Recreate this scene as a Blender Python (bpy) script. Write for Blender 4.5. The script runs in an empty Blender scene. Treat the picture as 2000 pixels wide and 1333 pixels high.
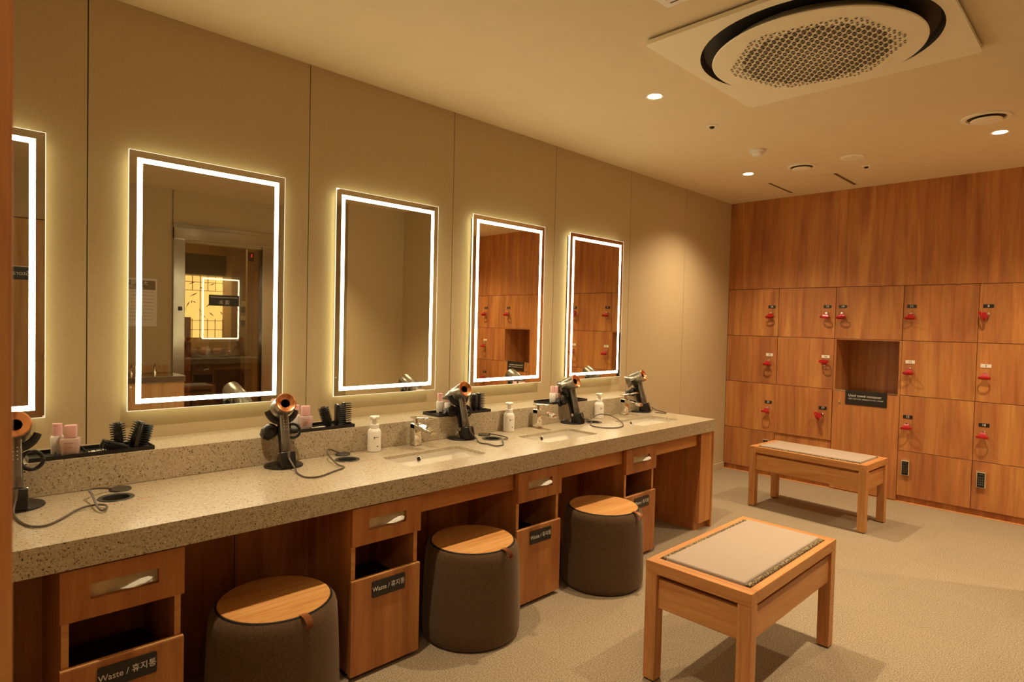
import bpy, bmesh, math, random
from mathutils import Vector, Matrix
random.seed(7)
C = bpy.context.scene.collection
PI = math.pi
# ---------------------------------------------------------------- camera
CAM = (2.9424, -5.9696, 1.4255)
YAW, PITCH, ROLL, FPX = 0.79545, 0.027276, 0.023802, 1198.31
cd = bpy.data.cameras.new('camera'); cam = bpy.data.objects.new('camera', cd); C.objects.link(cam)
fw = Vector((-math.sin(YAW)*math.cos(PITCH), math.cos(YAW)*math.cos(PITCH), -math.sin(PITCH)))
rt = Vector((math.cos(YAW), math.sin(YAW), 0)); up = rt.cross(fw)
r2 = math.cos(ROLL)*rt + math.sin(ROLL)*up; u2 = -math.sin(ROLL)*rt + math.cos(ROLL)*up
M = Matrix((r2, u2, -fw)).transposed().to_4x4(); M.translation = Vector(CAM); cam.matrix_world = M
cd.sensor_width = 36; cd.lens = FPX*36/2000; cd.clip_start = 0.02
cd.dof.use_dof = True; cd.dof.focus_distance = 3.0; cd.dof.aperture_fstop = 5.0
bpy.context.scene.camera = cam
vs = bpy.context.scene.view_settings
bpy.context.scene.display_settings.display_device = 'sRGB'
vs.view_transform = 'Standard'; vs.look = 'None'; vs.gamma = 1; vs.use_curve_mapping = False
vs.exposure = 0.20
# ---------------------------------------------------------------- world (dim warm spill of the rest of the building)
w = bpy.data.worlds.new('world'); bpy.context.scene.world = w; w.use_nodes = True
bg = w.node_tree.nodes['Background']; bg.inputs[0].default_value = (1, .62, .30, 1); bg.inputs[1].default_value = 0.03
LIGHT = (1.0, .765, .475)
DL_POWER = 146.0
LED_STRENGTH = 15.5

# ---------------------------------------------------------------- helpers
def bx(bm, x0, x1, y0, y1, z0, z1, bev=0.0, seg=2):
    vs_ = [bm.verts.new((x, y, z)) for x in (x0, x1) for y in (y0, y1) for z in (z0, z1)]
    fs = [(0,1,3,2),(4,6,7,5),(0,4,5,1),(2,3,7,6),(0,2,6,4),(1,5,7,3)]
    faces = [bm.faces.new([vs_[i] for i in f]) for f in fs]
    if bev > 0:
        es = list({e for f in faces for e in f.edges})
        bmesh.ops.bevel(bm, geom=es, offset=bev, segments=seg, profile=.5, affect='EDGES')
def box(*a, **k):
    bm = bmesh.new(); bx(bm, *a, **k); return bm
def lathe(bm, prof, n=32, M=None, cap=True):
    """prof: list of (r, z)"""
    rings = []
    for r, z in prof:
        if r < 1e-6:
            rings.append([bm.verts.new(Vector((0, 0, z)))])
        else:
            rings.append([bm.verts.new(Vector((r*math.cos(2*PI*i/n), r*math.sin(2*PI*i/n), z))) for i in range(n)])
    for a, b in zip(rings, rings[1:]):
        for i in range(n):
            j = (i+1) % n
            if len(a) == 1 and len(b) == 1: continue
            if len(a) == 1: bm.faces.new((a[0], b[j], b[i]))
            elif len(b) == 1: bm.faces.new((a[i], a[j], b[0]))
            else: bm.faces.new((a[i], a[j], b[j], b[i]))
    if cap:
        if len(rings[0]) > 1: bm.faces.new(list(reversed(rings[0])))
        if len(rings[-1]) > 1: bm.faces.new(rings[-1])
    if M is not None:
        vv = [v for r in rings for v in r]
        for v in vv: v.co = M @ v.co
def cyl(bm, p0, p1, r, r1=None, n=20, cap=True):
    p0 = Vector(p0); p1 = Vector(p1); d = p1-p0; L = d.length
    q = d.to_track_quat('Z', 'Y').to_matrix().to_4x4(); q.translation = p0
    lathe(bm, [(r, 0), (r if r1 is None else r1, L)], n, q, cap)
def tube(bm, pts, r, n=8, closed=False, flat=1.0):
    pts = [Vector(p) for p in pts]; N = len(pts); rings = []
    up_ = Vector((0, 0, 1))
    for i, p in enumerate(pts):
        a = pts[(i-1) % N] if (closed or i > 0) else p
        b = pts[(i+1) % N] if (closed or i < N-1) else p
        t = (b-a).normalized()
        s = t.cross(up_)
        if s.length < 1e-3: s = t.cross(Vector((0, 1, 0)))
        s.normalize(); u = s.cross(t)
        rings.append([bm.verts.new(p + r*(math.cos(2*PI*k/n)*s + flat*math.sin(2*PI*k/n)*u)) for k in range(n)])
    for i in range(N if closed else N-1):
        a, b = rings[i], rings[(i+1) % N]
        for k in range(n):
            bm.faces.new((a[k], a[(k+1) % n], b[(k+1) % n], b[k]))
    if not closed:
        bm.faces.new(list(reversed(rings[0]))); bm.faces.new(rings[-1])
def smooth_path(pts, sub=6):
    pts = [Vector(p) for p in pts]; out = []
    for i in range(len(pts)-1):
        p0 = pts[max(i-1, 0)]; p1 = pts[i]; p2 = pts[i+1]; p3 = pts[min(i+2, len(pts)-1)]
        for k in range(sub):
            t = k/sub
            out.append(.5*((2*p1)+(p2-p0)*t+(2*p0-5*p1+4*p2-p3)*t*t+(3*p1-p0-3*p2+p3)*t**3))
    out.append(pts[-1]); return out
def obj(name, bm, mat, parent=None, loc=(0,0,0), rot=(0,0,0), smooth=False, label=None):
    me = bpy.data.meshes.new(name)
    if isinstance(bm, bpy.types.Mesh): me = bm
    else:
        bmesh.ops.recalc_face_normals(bm, faces=bm.faces[:]); bm.to_mesh(me); bm.free()
    if smooth:
        for p in me.polygons: p.use_smooth = True
        try: me.set_sharp_from_angle(angle=math.radians(38))
        except Exception: pass
    me.materials.clear(); me.materials.append(mat)
    o = bpy.data.objects.new(name, me); C.objects.link(o)
    o.location = loc; o.rotation_euler = rot
    if parent is not None: o.parent = parent
    if label: o['label'] = label
    return o
def tag(o, label, cat, group=None):
    o['label'] = label; o['category'] = cat
    if group: o['group'] = group
    return o
def thing(name, label, cat, loc=(0,0,0), rot=(0,0,0), group=None):
    o = bpy.data.objects.new(name, None); C.objects.link(o); o.empty_display_size = .05
    o.location = loc; o.rotation_euler = rot
    return tag(o, label, cat, group)
def struct(name, bm, mat, parent=None, **k):
    o = obj(name, bm, mat, parent, **k); o['kind'] = 'structure'; return o
def dup(root, loc, label, rot=None, group=None):
    r = root.copy(); C.objects.link(r); r.location = loc
    if rot is not None: r.rotation_euler = rot
    r['label'] = label
    if group: r['group'] = group
    for ch in list(root.children):
        c = ch.copy(); C.objects.link(c); c.parent = r
        for g in list(ch.children):
            d = g.copy(); C.objects.link(d); d.parent = c
    return r
def fill_mesh(outer, holes, thick, name='plate'):
    """flat plate in XY with holes, extruded symmetric by thick"""
    cu = bpy.data.curves.new(name, 'CURVE'); cu.dimensions = '2D'; cu.fill_mode = 'BOTH'; cu.extrude = thick/2
    for loop in [outer]+holes:
        s = cu.splines.new('POLY'); s.points.add(len(loop)-1); s.use_cyclic_u = True
        for p, (x, y) in zip(s.points, loop): p.co = (x, y, 0, 1)
    o = bpy.data.objects.new(name, cu); C.objects.link(o)
    dg = bpy.context.evaluated_depsgraph_get(); dg.update()
    me = bpy.data.meshes.new_from_object(o.evaluated_get(dg))
    bpy.data.objects.remove(o); bpy.data.curves.remove(cu); me.name = name
    for p in me.polygons: p.use_smooth = False
    return me
def rrect(x0, x1, y0, y1, r, n=5):
    out = []
    for cx, cy, a0 in ((x1-r, y1-r, 0), (x0+r, y1-r, 90), (x0+r, y0+r, 180), (x1-r, y0+r, 270)):
        for k in range(n+1):
            a = math.radians(a0+90*k/n); out.append((cx+r*math.cos(a), cy+r*math.sin(a)))
    return out
def circ(cx, cy, r, n=32): return [(cx+r*math.cos(2*PI*i/n), cy+r*math.sin(2*PI*i/n)) for i in range(n)]
_tc = {}
def text_mesh(body, size, align='CENTER', ext=.0003, squeeze=1.0):
    key = (body, size, align, squeeze)
    if key in _tc: return _tc[key]
    cu = bpy.data.curves.new('lettering', 'FONT'); cu.body = body; cu.size = size
    cu.align_x = align; cu.align_y = 'CENTER'; cu.extrude = ext; cu.resolution_u = 3
    o = bpy.data.objects.new('lettering', cu); C.objects.link(o)
    dg = bpy.context.evaluated_depsgraph_get(); dg.update()
    me = bpy.data.meshes.new_from_object(o.evaluated_get(dg))
    bpy.data.objects.remove(o); bpy.data.curves.remove(cu); me.name = 'lettering'
    if squeeze != 1.0:
        for v in me.vertices: v.co.x *= squeeze
    _tc[key] = me; return me
FACE_PX = (PI/2, 0, PI/2)      # text that faces +x
FACE_MX = (PI/2, 0, -PI/2)     # faces -x
FACE_MY = (PI/2, 0, 0)         # faces -y
def lettering(body, size, mat, parent, loc, rot, align='CENTER', name='lettering', squeeze=1.0):
    me = text_mesh(body, size, align, squeeze=squeeze)
    if not me.materials: me.materials.append(mat)
    if me.materials[0] != mat: me = me.copy(); me.materials[0] = mat
    o = bpy.data.objects.new(name, me); C.objects.link(o); o.location = loc; o.rotation_euler = rot
    if parent is not None: o.parent = parent
    return o

# ---------------------------------------------------------------- materials
def nt(name):
    m = bpy.data.materials.new(name); m.use_nodes = True
    return m, m.node_tree.nodes, m.node_tree.links, m.node_tree.nodes['Principled BSDF']
def plain(name, col, rough=.5, metal=0, spec=.5, noise=0.0, nscale=40, bump=0.0, bscale=200, coat=0):
    m, N, L, b = nt(name)
    b.inputs['Base Color'].default_value = (*col, 1); b.inputs['Roughness'].default_value = rough
    b.inputs['Metallic'].default_value = metal; b.inputs['Specular IOR Level'].default_value = spec
    b.inputs['Coat Weight'].default_value = coat
    tc = N.new('ShaderNodeNewGeometry')
    if noise > 0:
        n = N.new('ShaderNodeTexNoise'); n.inputs['Scale'].default_value = nscale; n.inputs['Detail'].default_value = 4
        L.new(tc.outputs['Position'], n.inputs['Vector'])
        r = N.new('ShaderNodeValToRGB'); L.new(n.outputs['Fac'], r.inputs['Fac'])
        r.color_ramp.elements[0].position = .3; r.color_ramp.elements[1].position = .7
        r.color_ramp.elements[0].color = (*[c*(1-noise) for c in col], 1)
        r.color_ramp.elements[1].color = (*[min(1, c*(1+noise)) for c in col], 1)
        L.new(r.outputs['Color'], b.inputs['Base Color'])
    if bump > 0:
        n2 = N.new('ShaderNodeTexNoise'); n2.inputs['Scale'].default_value = bscale; n2.inputs['Detail'].default_value = 3
        L.new(tc.outputs['Position'], n2.inputs['Vector'])
        bp = N.new('ShaderNodeBump'); bp.inputs['Strength'].default_value = bump; bp.inputs['Distance'].default_value = .002
        L.new(n2.outputs['Fac'], bp.inputs['Height']); L.new(bp.outputs['Normal'], b.inputs['Normal'])
    return m
def wood(name, cols, axis='z', rough=.42, scale=1.0, fleck=.5):
    """cols dark, mid, light; grain runs along axis"""
    m, N, L, b = nt(name)
    g = N.new('ShaderNodeNewGeometry'); oi = N.new('ShaderNodeObjectInfo')
    off = N.new('ShaderNodeVectorMath'); off.operation = 'SCALE'; off.inputs[0].default_value = (7.1, 9.3, 3.7)
    L.new(oi.outputs['Random'], off.inputs['Scale'])
    add = N.new('ShaderNodeVectorMath'); L.new(g.outputs['Position'], add.inputs[0]); L.new(off.outputs[0], add.inputs[1])
    def mapped(sa, sc):
        mp = N.new('ShaderNodeMapping'); s = {'x': (sa, sc, sc), 'y': (sc, sa, sc), 'z': (sc, sc, sa)}[axis]
        mp.inputs['Scale'].default_value = s; L.new(add.outputs[0], mp.inputs['Vector']); return mp
    n1 = N.new('ShaderNodeTexNoise'); n1.inputs['Scale'].default_value = 1; n1.inputs['Detail'].default_value = 6; n1.inputs['Roughness'].default_value = .6; n1.inputs['Distortion'].default_value = .6
    L.new(mapped(.9*scale, 9*scale).outputs[0], n1.inputs['Vector'])
    n2 = N.new('ShaderNodeTexNoise'); n2.inputs['Scale'].default_value = 1; n2.inputs['Detail'].default_value = 3
    L.new(mapped(6*scale, 160*scale).outputs[0], n2.inputs['Vector'])
    r = N.new('ShaderNodeValToRGB'); L.new(n1.outputs['Fac'], r.inputs['Fac'])
    e = r.color_ramp.elements; e[0].position = .33; e[0].color = (*cols[0], 1); e[1].position = .68; e[1].color = (*cols[2], 1)
    k = e.new(.5); k.color = (*cols[1], 1)
    r2_ = N.new('ShaderNodeValToRGB'); L.new(n2.outputs['Fac'], r2_.inputs['Fac'])
    e = r2_.color_ramp.elements; e[0].position = .3; e[0].color = (.78, .74, .70, 1); e[1].position = .62; e[1].color = (1, 1, 1, 1)
    mx = N.new('ShaderNodeMix'); mx.data_type = 'RGBA'; mx.blend_type = 'MULTIPLY'; mx.inputs[0].default_value = fleck
    L.new(r.outputs['Color'], mx.inputs[6]); L.new(r2_.outputs['Color'], mx.inputs[7])
    n3 = N.new('ShaderNodeTexNoise'); n3.inputs['Scale'].default_value = 1; n3.inputs['Detail'].default_value = 2; n3.inputs['Distortion'].default_value = 1.2
    L.new(mapped(1.6*scale, 16*scale).outputs[0], n3.inputs['Vector'])
    r3 = N.new('ShaderNodeValToRGB'); L.new(n3.outputs['Fac'], r3.inputs['Fac'])
    e = r3.color_ramp.elements; e[0].position = .40; e[0].color = (1.0, .86, .92, 1); e[1].position = .60; e[1].color = (1.0, 1.0, 1.0, 1)
    wv = N.new('ShaderNodeTexWave'); wv.wave_type = 'RINGS'; wv.rings_direction = axis.upper(); wv.inputs['Scale'].default_value = 2.2*scale
    wv.inputs['Distortion'].default_value = 9; wv.inputs['Detail'].default_value = 3; wv.inputs['Detail Scale'].default_value = .6
    L.new(mapped(.35, 2.2).outputs[0], wv.inputs['Vector'])
    r4 = N.new('ShaderNodeValToRGB'); L.new(wv.outputs['Fac'], r4.inputs['Fac'])
    e = r4.color_ramp.elements; e[0].position = .0; e[0].color = (.80, .72, .68, 1); e[1].position = .22; e[1].color = (1, 1, 1, 1)
    m3 = N.new('ShaderNodeMix'); m3.data_type = 'RGBA'; m3.blend_type = 'MULTIPLY'; m3.inputs[0].default_value = .8
    L.new(mx.outputs[2], m3.inputs[6]); L.new(r3.outputs['Color'], m3.inputs[7])
    m4 = N.new('ShaderNodeMix'); m4.data_type = 'RGBA'; m4.blend_type = 'MULTIPLY'; m4.inputs[0].default_value = fleck
    L.new(m3.outputs[2], m4.inputs[6]); L.new(r4.outputs['Color'], m4.inputs[7])
    L.new(m4.outputs[2], b.inputs['Base Color'])
    b.inputs['Roughness'].default_value = rough; b.inputs['Specular IOR Level'].default_value = .35
    return m
CH = ((.37,.145,.052), (.49,.21,.066), (.62,.30,.088))
cherry = wood('cherry_veneer', CH, 'z')
cherry_y = wood('cherry_veneer_along_counter', CH, 'y')
OK = ((.47,.215,.068), (.56,.275,.093), (.64,.33,.12))
oak_z = wood('oak_upright', OK, 'z', .45, 1.6)
oak_x = wood('oak_crosswise', OK, 'x', .45, 1.6)
oak_y = wood('oak_lengthwise', OK, 'y', .45, 1.6)
lidwood = wood('stool_lid_wood', ((.62,.31,.09), (.72,.39,.13), (.80,.46,.17)), 'y', .4, 2.0)
pale_oak = wood('pale_oak', ((.55,.34,.14), (.63,.40,.18), (.70,.46,.22)), 'z', .45)
edge_oak = wood('edge_band', ((.66,.34,.12), (.72,.39,.15), (.78,.44,.18)), 'y', .45, 2)
edge_oak_z = wood('jamb_wood', ((.60,.27,.085), (.68,.32,.11), (.74,.37,.13)), 'z', .45, 2)
wallpaper = plain('beige_wall_panel', (.56,.445,.27), .62, noise=.04, nscale=90, bump=.15, bscale=500)
ceilpaint = plain('cream_ceiling_paint', (.80,.67,.45), .85, noise=.02, nscale=8)
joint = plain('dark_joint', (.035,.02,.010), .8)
acwhite = plain('ac_cream_plastic', (.93,.86,.66), .45)
offwhite = plain('offwhite_plastic', (.92,.85,.70), .4)
darkrec = plain('dark_recess', (.012,.011,.010), .6)
black = plain('black_plastic', (.012,.011,.011), .32)
blackm = plain('black_matte', (.010,.010,.010), .55)
chrome = plain('chrome', (.86,.84,.80), .08, 1)
steel = plain('brushed_steel', (.46,.43,.38), .17, 1, bump=.03, bscale=60)
copper = plain('copper', (.88,.42,.22), .25, 1)
nickel = plain('grey_nickel', (.34,.31,.27), .30, .85)
iron = plain('clear_grey_handle', (.20,.175,.15), .22, .75)
white = plain('white_plastic', (.88,.84,.78), .35)
ceramic = plain('white_ceramic', (.90,.86,.78), .15)
pink = plain('pink_cap', (.85,.50,.50), .35)
textw = plain('white_print', (.82,.80,.76), .5)
textd = plain('dark_print', (.06,.05,.05), .5)
textr = plain('red_print', (.65,.12,.08), .5)
signblk = plain('black_sign', (.018,.015,.013), .35)
tagwhite = plain('white_tag', (.85,.80,.70), .4)
red = plain('red_band', (.42,.005,.010), .32)
tissue = plain('tissue_paper', (.95,.93,.88), .9)
card = plain('tissue_box_card', (.74,.60,.38), .7)
paper = plain('poster_paper', (.80,.74,.68), .7)
posterhd = plain('poster_header', (.25,.18,.12), .7)
cord_m = plain('grey_cord', (.10,.075,.055), .45)
leather = plain('tan_leather', (.50,.20,.075), .5)
kerb = plain('brass_trim', (.55,.38,.18), .4)
redwood = wood('dark_red_wood', ((.16,.04,.02), (.22,.06,.03), (.27,.08,.035)), 'z', .4)
brownwall = plain('brown_corridor_wall', (.40,.25,.13), .6)
darkwall = plain('dark_band', (.05,.035,.022), .6)
bag = plain('black_bin_liner', (.012,.012,.012), .45, bump=.6, bscale=30)
pot = plain('pinkish_clay', (.45,.22,.15), .7)

def glass_pink():
    m, N, L, b = nt('pink_glass')
    b.inputs['Base Color'].default_value = (.97,.76,.72,1); b.inputs['Roughness'].default_value = .12
    b.inputs['Transmission Weight'].default_value = .45; b.inputs['IOR'].default_value = 1.4
    return m
pinkglass = glass_pink()
def pane():
    m = bpy.data.materials.new('clear_pane'); m.use_nodes = True; N = m.node_tree.nodes; L = m.node_tree.links; N.clear()
    o = N.new('ShaderNodeOutputMaterial'); mx = N.new('ShaderNodeMixShader'); t = N.new('ShaderNodeBsdfTransparent'); g = N.new('ShaderNodeBsdfGlossy')
    g.inputs['Roughness'].default_value = 0.0; mx.inputs[0].default_value = .10
    t.inputs[0].default_value = (.93,.91,.86,1)
    L.new(t.outputs[0], mx.inputs[1]); L.new(g.outputs[0], mx.inputs[2]); L.new(mx.outputs[0], o.inputs[0]); return m
panem = pane()
def mirror_mat():
    m, N, L, b = nt('mirror_silver')
    b.inputs['Base Color'].default_value = (.88,.86,.74,1); b.inputs['Metallic'].default_value = 1; b.inputs['Roughness'].default_value = .008
    return m
mirrorm = mirror_mat()
def emit(name, col, s):
    m = bpy.data.materials.new(name); m.use_nodes = True; N = m.node_tree.nodes; L = m.node_tree.links; N.clear()
    o = N.new('ShaderNodeOutputMaterial'); e = N.new('ShaderNodeEmission'); e.inputs[0].default_value = (*col, 1); e.inputs[1].default_value = s
    L.new(e.outputs[0], o.inputs[0]); return m
led = emit('led_strip', (1,.88,.57), LED_STRENGTH)
ledback = emit('led_backlight', (1,.88,.44), 5.5)
edgeglow = emit('lit_glass_edge', (1,.90,.60), 1.1)
lens = emit('downlight_lens', (1,.80,.50), 30)
lantern = emit('lantern_paper', (1,.60,.18), 1.5)
redled = emit('red_digit', (1,.04,.02), 1.5)
def stone(name):
    m, N, L, b = nt(name)
    g = N.new('ShaderNodeNewGeometry')
    base = (.59,.475,.325)
    n = N.new('ShaderNodeTexNoise'); n.inputs['Scale'].default_value = 130; n.inputs['Detail'].default_value = 3; L.new(g.outputs['Position'], n.inputs['Vector'])
    r = N.new('ShaderNodeValToRGB'); L.new(n.outputs['Fac'], r.inputs['Fac'])
    r.color_ramp.elements[0].position = .35; r.color_ramp.elements[0].color = (.41,.335,.225,1)
    r.color_ramp.elements[1].position = .65; r.color_ramp.elements[1].color = (.53,.45,.32,1)
    prev = r.outputs['Color']
    for sc, th, col, seed in ((112, .17, (.050,.020,.012,1), 0.0), (180, .21, (.15,.07,.04,1), 3.3), (150, .15, (.74,.64,.48,1), 8.1)):
        ad = N.new('ShaderNodeVectorMath'); ad.inputs[1].default_value = (seed, seed*1.7, seed*.6); L.new(g.outputs['Position'], ad.inputs[0])
        # wobble so chips are irregular
        nw = N.new('ShaderNodeTexNoise'); nw.inputs['Scale'].default_value = 120; L.new(ad.outputs[0], nw.inputs['Vector'])
        wv = N.new('ShaderNodeVectorMath'); wv.operation = 'SCALE'; wv.inputs['Scale'].default_value = .010; L.new(nw.outputs['Color'], wv.inputs[0])
        a2 = N.new('ShaderNodeVectorMath'); L.new(ad.outputs[0], a2.inputs[0]); L.new(wv.outputs[0], a2.inputs[1])
        v = N.new('ShaderNodeTexVoronoi'); v.inputs['Scale'].default_value = sc; L.new(a2.outputs[0], v.inputs['Vector'])
        # each cell gets its own chip size; many have none
        sep = N.new('ShaderNodeSeparateColor'); L.new(v.outputs['Color'], sep.inputs[0])
        mr = N.new('ShaderNodeMapRange'); mr.inputs['From Min'].default_value = .38; mr.inputs['From Max'].default_value = 1
        mr.inputs['To Min'].default_value = 0; mr.inputs['To Max'].default_value = th*2.0
        L.new(sep.outputs[0], mr.inputs['Value'])
        cmp = N.new('ShaderNodeMath'); cmp.operation = 'LESS_THAN'; L.new(v.outputs['Distance'], cmp.inputs[0]); L.new(mr.outputs[0], cmp.inputs[1])
        mx = N.new('ShaderNodeMix'); mx.data_type = 'RGBA'; L.new(cmp.outputs[0], mx.inputs[0]); L.new(prev, mx.inputs[6]); mx.inputs[7].default_value = col
        prev = mx.outputs[2]
    L.new(prev, b.inputs['Base Color']); b.inputs['Roughness'].default_value = .30; b.inputs['Specular IOR Level'].default_value = .45
    return m
stonem = stone('speckled_quartz')
def carpet():
    m, N, L, b = nt('woven_carpet')
    g = N.new('ShaderNodeNewGeometry')
    n = N.new('ShaderNodeTexNoise'); n.inputs['Scale'].default_value = 170; n.inputs['Detail'].default_value = 3; L.new(g.outputs['Position'], n.inputs['Vector'])
    n3 = N.new('ShaderNodeTexNoise'); n3.inputs['Scale'].default_value = 3; n3.inputs['Detail'].default_value = 4; L.new(g.outputs['Position'], n3.inputs['Vector'])
    r = N.new('ShaderNodeValToRGB'); L.new(n.outputs['Fac'], r.inputs['Fac'])
    r.color_ramp.elements[0].position = .36; r.color_ramp.elements[0].color = (.215,.172,.115,1)
    r.color_ramp.elements[1].position = .64; r.color_ramp.elements[1].color = (.44,.355,.245,1)
    # carpet tiles half a metre square, lightly different
    ck = N.new('ShaderNodeTexChecker'); ck.inputs['Scale'].default_value = 2; ck.inputs[1].default_value = (.97,.97,.97,1); ck.inputs[2].default_value = (1,1,1,1); L.new(g.outputs['Position'], ck.inputs[0])
    mx = N.new('ShaderNodeMix'); mx.data_type = 'RGBA'; mx.blend_type = 'MULTIPLY'; mx.inputs[0].default_value = 1
    L.new(r.outputs[0], mx.inputs[6]); L.new(ck.outputs[0], mx.inputs[7])
    L.new(mx.outputs[2], b.inputs['Base Color']); b.inputs['Roughness'].default_value = .95; b.inputs['Specular IOR Level'].default_value = .1
    bp = N.new('ShaderNodeBump'); bp.inputs['Strength'].default_value = .5; bp.inputs['Distance'].default_value = .004
    L.new(n.outputs['Fac'], bp.inputs['Height']); L.new(bp.outputs[0], b.inputs['Normal'])
    return m
carpetm = carpet()
def fabric(name, c0, c1, sc=700):
    m, N, L, b = nt(name)
    g = N.new('ShaderNodeTexCoord')
    n = N.new('ShaderNodeTexNoise'); n.inputs['Scale'].default_value = sc; n.inputs['Detail'].default_value = 2; L.new(g.outputs['Object'], n.inputs['Vector'])
    r = N.new('ShaderNodeValToRGB'); L.new(n.outputs['Fac'], r.inputs['Fac'])
    r.color_ramp.elements[0].position = .38; r.color_ramp.elements[0].color = (*c0, 1)
    r.color_ramp.elements[1].position = .62; r.color_ramp.elements[1].color = (*c1, 1)
    L.new(r.outputs[0], b.inputs['Base Color']); b.inputs['Roughness'].default_value = .95; b.inputs['Specular IOR Level'].default_value = .1
    b.inputs['Sheen Weight'].default_value = .25; b.inputs['Sheen Tint'].default_value = (1,.8,.6,1)
    bp = N.new('ShaderNodeBump'); bp.inputs['Strength'].default_value = .4; bp.inputs['Distance'].default_value = .001
    L.new(n.outputs['Fac'], bp.inputs['Height']); L.new(bp.outputs[0], b.inputs['Normal'])
    return m
tweed = fabric('brown_tweed', (.060,.034,.018), (.135,.082,.046), 420)
linen = fabric('pale_linen', (.37,.295,.24), (.44,.36,.295), 900)
def tatami_edge():
    m, N, L, b = nt('patterned_edging')
    g = N.new('ShaderNodeTexCoord')
    v = N.new('ShaderNodeTexVoronoi'); v.inputs['Scale'].default_value = 130; L.new(g.outputs['Object'], v.inputs['Vector'])
    r = N.new('ShaderNodeValToRGB'); L.new(v.outputs['Distance'], r.inputs['Fac'])
    r.color_ramp.elements[0].position = .35; r.color_ramp.elements[0].color = (.34,.26,.13,1)
    r.color_ramp.elements[1].position = .5; r.color_ramp.elements[1].color = (.085,.055,.028,1)
    L.new(r.outputs[0], b.inputs['Base Color']); b.inputs['Roughness'].default_value = .8
    return m
edging = tatami_edge()

# ---------------------------------------------------------------- ceiling lights (the lamps of the room)
H = 2.70
def downlight(x, y, label, power=DL_POWER, cone=124):
    t = thing('downlight', label, 'ceiling light', (x, y, H), group='recessed round downlights')
    bm = bmesh.new(); lathe(bm, [(.038, -.001), (.048, -.003), (.050, 0.0)], 32, cap=False); lathe(bm, [(.038, -.001), (.036, 0)], 32, cap=False)
    obj('trim_ring', bm, offwhite, t, smooth=True)
    bm = bmesh.new(); lathe(bm, [(0, -.0012), (.037, -.0012)], 32, cap=False); obj('lens', bm, lens, t)
    ld = bpy.data.lights.new('downlight_lamp', 'SPOT'); ld.energy = power; ld.color = LIGHT; ld.shadow_soft_size = .035
    ld.spot_size = math.radians(cone); ld.spot_blend = 1.0
    lo = bpy.data.objects.new('downlight_lamp', ld); C.objects.link(lo); lo.parent = t; lo.location = (0, 0, -.012)
    return t
downlight(1.03, -3.04, 'round downlight beside the big air conditioner, on its mirror side')
downlight(.665, -1.08, 'small round downlight near the far corner by the hatch')
downlight(2.29, -1.10, 'round downlight beside the round air vent at right')
downlight(2.62, -3.04, 'round downlight on the far side of the air conditioner', power=DL_POWER*1.3, cone=88)
downlight(1.03, -5.00, 'round downlight above the near end of the counter', power=DL_POWER*.75, cone=104)
downlight(2.62, -5.00, 'round downlight above the entrance side of the room', power=DL_POWER*.5, cone=80)
downlight(3.68, -.90, 'round downlight over the last lockers, seen in the mirror')

# ---------------------------------------------------------------- room shell
YN, XR = -5.90, 4.00
struct('floor', box(-.2, 7.4, -8.0, .8, -.05, 0), carpetm)
bm = bmesh.new(); bx(bm, -.2, 7.4, -8.0, .8, H, H+.05); struct('ceiling', bm, ceilpaint)
# left wall: panels with dark joints between
seams = [-5.4676, -4.5393, -3.6141, -2.6855, -1.7605, -.8921]
struct('wall_left', box(-.12, -.008, -8.0, .6, 0, H), joint)
ys = [-8.0, -6.39] + seams + [0.0]
for a, b_ in zip(ys, ys[1:]):
    struct('wall_left_panel', box(-.009, 0, a+.002, b_-.002, 0, H, bev=.0008, seg=1), wallpaper)
# base board of left wall, past the counter
struct('baseboard_left', box(0, .010, -1.83, 0, 0, .065, bev=.002), wallpaper)
# locker wall: shell behind and veneer above
struct('wall_back', box(-.12, XR+.1, .50, .60, 0, H), joint)
struct('wall_back_panel', box(0, XR, 0, .50, 1.8325, H), cherry)
# entrance wall beside camera (wood clad, with its jamb)
struct('wall_front', box(0, 2.135, -6.0, YN, 0, H), wallpaper)
struct('trim_1', box(2.135, 2.16, -6.02, YN+.003, 0, H, bev=.003), edge_oak_z)
struct('wall_front_far', box(3.35, XR, -6.0, YN, 0, H), wallpaper)
struct('wall_rear_light_hold', box(1.0, 4.6, -7.7, -7.6, 0, H), wallpaper)  # unseen closing walls behind the camera, added to hold light in
struct('wall_side_light_hold', box(4.5, 4.6, -7.6, -6.0, 0, H), wallpaper)
struct('wall_side_light_hold', box(.9, 1.0, -7.6, -6.0, 0, H), wallpaper)
# right wall with doorway
DY0, DY1, DZ = -4.07, -3.12, 2.19
bm = bmesh.new()
bx(bm, XR, XR+.12, YN, -5.86, 0, H); bx(bm, XR, XR+.12, -5.86, -5.0, 2.26, H)
bx(bm, XR, XR+.12, -5.0, DY0, 0, H); bx(bm, XR, XR+.12, DY0, DY1, DZ, H); bx(bm, XR, XR+.12, DY1, .5, 0, H)
struct('wall_right', bm, wallpaper)
struct('trim_2', box(XR-.002, XR+.001, DY0-.013, DY0-.008, DZ+.15, H), joint)
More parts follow.
